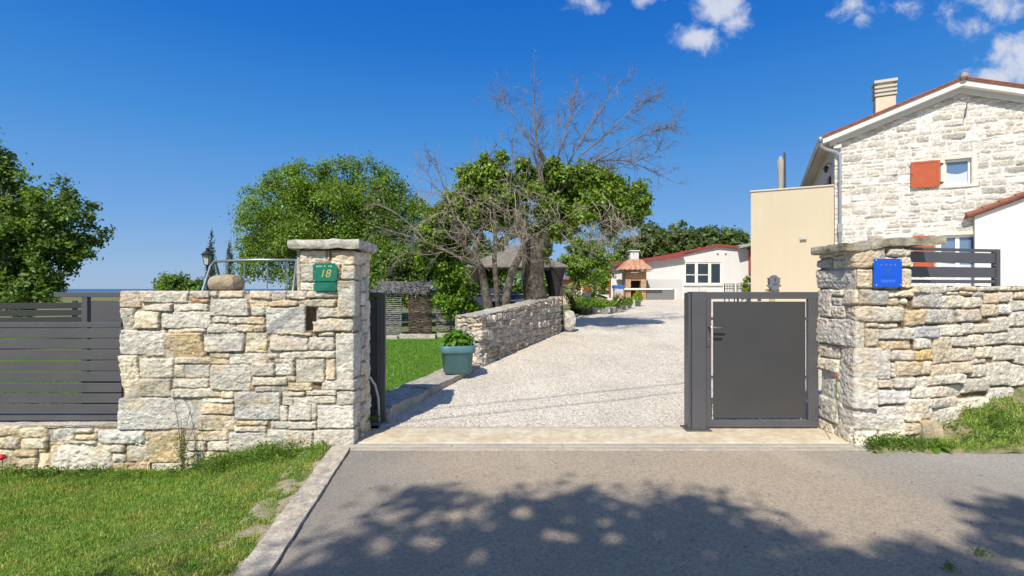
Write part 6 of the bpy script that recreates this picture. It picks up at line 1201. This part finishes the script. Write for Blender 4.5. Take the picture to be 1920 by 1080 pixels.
def cream_block():
    q0, q1 = gt(1408), .33; zt = 4.97; m_c = mat('cream_wall_paint', (.55,.475,.345), streak=.03, rough=.85, c2=(.52,.445,.325), nscale=.7, bump=.25, bscale=60, hi=(.3,.8)); p = P0+A_*(-1)
    t = empty('terrace_block', (p[0], p[1], .6), 'smooth cream rendered terrace block attached to the left of the stone house', 'building'); mb = MB(); mb.box(q0, q1, -.02, 5.2, .3, zt, fr=FR()); mb.go('wall', m_c, t)
    mb = MB(); mb.box(q0-.03, q1, -.06, .22, zt+.003, zt+.055, fr=FR(), bev=.006); mb.box(q0-.03, q0+.2, .224, 5.24, zt+.003, zt+.055, fr=FR(), bev=.006); mb.go('coping', mat('pale_coping', (.55,.50,.42), rough=.8), t)
    a, z = gp(1506, 447); mb = MB(); mb.box(a-.10, a+.10, -.12, -.022, z-.05, z+.05, fr=FR(), bev=.01); mb.go('wall_lamp', mat('grey_lamp', (.45,.45,.43), rough=.5), t)
    # folded parasol on the terrace
    b = P0+A_*(gt(1466)-.0)+B_*1.2; k = (1466-960)/F0; b = np.array([k*b[1], b[1]]); Y = b[1]; s = Y/F0; z0 = zt; t = empty('folded_parasol', (b[0], b[1], zt), 'folded grey parasol standing on the cream terrace block', 'parasol'); zp = EYE+(HZ-290)*s
    mb = MB(); mb.tube([(b[0]+.07, b[1]-.11, zt), (b[0]+.05, b[1]-.10, zp+.05)], .035, 8); mb.go('pole', mat('dark_metal', (.05,.05,.055), rough=.5), t); mb = MB()
    H = zp-.12-zt; mb.lathe((b[0]-.03, b[1]+.03, zt+.08), [(.10,0),(.13,.03),(.09,H*.3),(.12,H*.6),(.13,H*.85),(.05,H*.97),(.02,H)], 14); V = mb.v
    for i, v in enumerate(V):
        a_ = math.atan2(v[1]-b[1], v[0]-b[0]+.02); r = .012*math.sin(a_*7); V[i] = (v[0]+r*math.cos(a_), v[1]+r*math.sin(a_), v[2])
    mb.go('canopy', mat('grey_parasol_canvas', (.33,.32,.31), rough=.9), t, True)
    mb = MB()
    for dx in (-.22, .22): mb.tube([(b[0], b[1], zt+.45), (b[0]+dx, b[1]-.1, zt+.03)], [.03,.05], 6)
    mb.go('foot', mat('grey_parasol_canvas', (.45,.44,.43)), t)
cream_block()
def wing():
    o = .14; q = gt(1828, o); a0, z0 = gp(1812, 408, o); a1, z1 = gp(1920, 368, o); sl = (z1-z0)/(a1-a0); qe = q+3.4; f = lambda t: z0+sl*(t-a0)
    def F3(a, s_, z): p = P0+A_*a+B_*s_; return (p[0], p[1], z)
    p = P0+A_*(q+1.7)-B_*1; t = empty('side_wing', (p[0], p[1], .6), 'white rendered wing with a sloping terracotta verge at the right edge of the picture', 'building')
    mb = MB(); V = [F3(q,-o,.3),F3(qe,-o,.3),F3(qe,-o,f(qe)-.05),F3(q,-o,f(q)-.05)]; V += [F3(q,-.045,.3),F3(qe,-.045,.3),F3(qe,-.045,f(qe)-.05),F3(q,-.045,f(q)-.05)]; mb.add(V, [(0,1,2,3),(5,4,7,6),(3,2,6,7),(1,0,4,5),(0,3,7,4),(1,5,6,2)]); mb.go('wall', m_white, t)
    mb = MB(); V = [F3(a0-.03,-o-.12,f(a0)-.045),F3(qe,-o-.12,f(qe)-.045),F3(qe,-.05,f(qe)-.045),F3(a0-.03,-.05,f(a0)-.045)]; V += [(v[0], v[1], v[2]+.09) for v in V]; mb.add(V, [(3,2,1,0),(4,5,6,7),(0,1,5,4),(1,2,6,5),(2,3,7,6),(3,0,4,7)]); r = mb.go('roof', m_tile, t); mb = MB(); k = a0
    while k < qe: mb.tube([F3(k-.03,-o-.10,f(k)+.06), F3(k+.42,-o-.10,f(k+.42)+.045)], [.09,.075], 9); k += .38
    mb.go('verge_tiles', m_tile, r)
wing()
# mailbox
def mailbox():
    Y = 14.; s = Y/F0; b = P(1450, 580, Y); g = float(Tg(Y)); X = lambda p: (p-960)*s; z = lambda p: EYE+(HZ-p)*s; t = empty('ornate_mailbox', (X(1450), Y, g), 'grey ornate cast mailbox with scrolled edges in front of the cream wall', 'mailbox')
    L = [(0,516),(3.5,517),(6,520),(11,521.5),(10,524),(9,526),(11,527.5),(9,530),(9.5,533),(13,536.5),(9,537.5),(7,541),(4,544),(0,545.5)]; poly = [(X(1449+a), z(b_)) for a, b_ in L]+[(X(1449-a), z(b_)) for a, b_ in reversed(L[1:-1])]
    mb = MB(); mb.prism(poly[::-1], lambda p, k: (p[0], Y-(.11 if k == 0 else 0), p[1])); mb.go('body', mat('cast_grey', (.10,.11,.14), rough=.5, c2=(.14,.15,.17), nscale=20), t)
    mb = MB(); mb.box(X(1448.4), X(1449.8), Y-.122, Y-.112, z(528), z(521)); mb.box(X(1445), X(1453), Y-.12, Y-.112, z(533.5), z(532.5)); mb.go('emblem', mat('black_iron', (.02,.022,.025)), t)
    mb = MB(); mb.box(X(1444), X(1454), Y+.003, Y+.06, g, z(538), bev=.01); mb.box(X(1436), X(1444)-.002, Y+.01, Y+.05, z(552), z(542), bev=.01); mb.box(X(1454)+.002, X(1462), Y+.01, Y+.05, z(552), z(542), bev=.01); mb.go('post', mat('tan_wood', (.42,.32,.16), rough=.8), t)
mailbox()
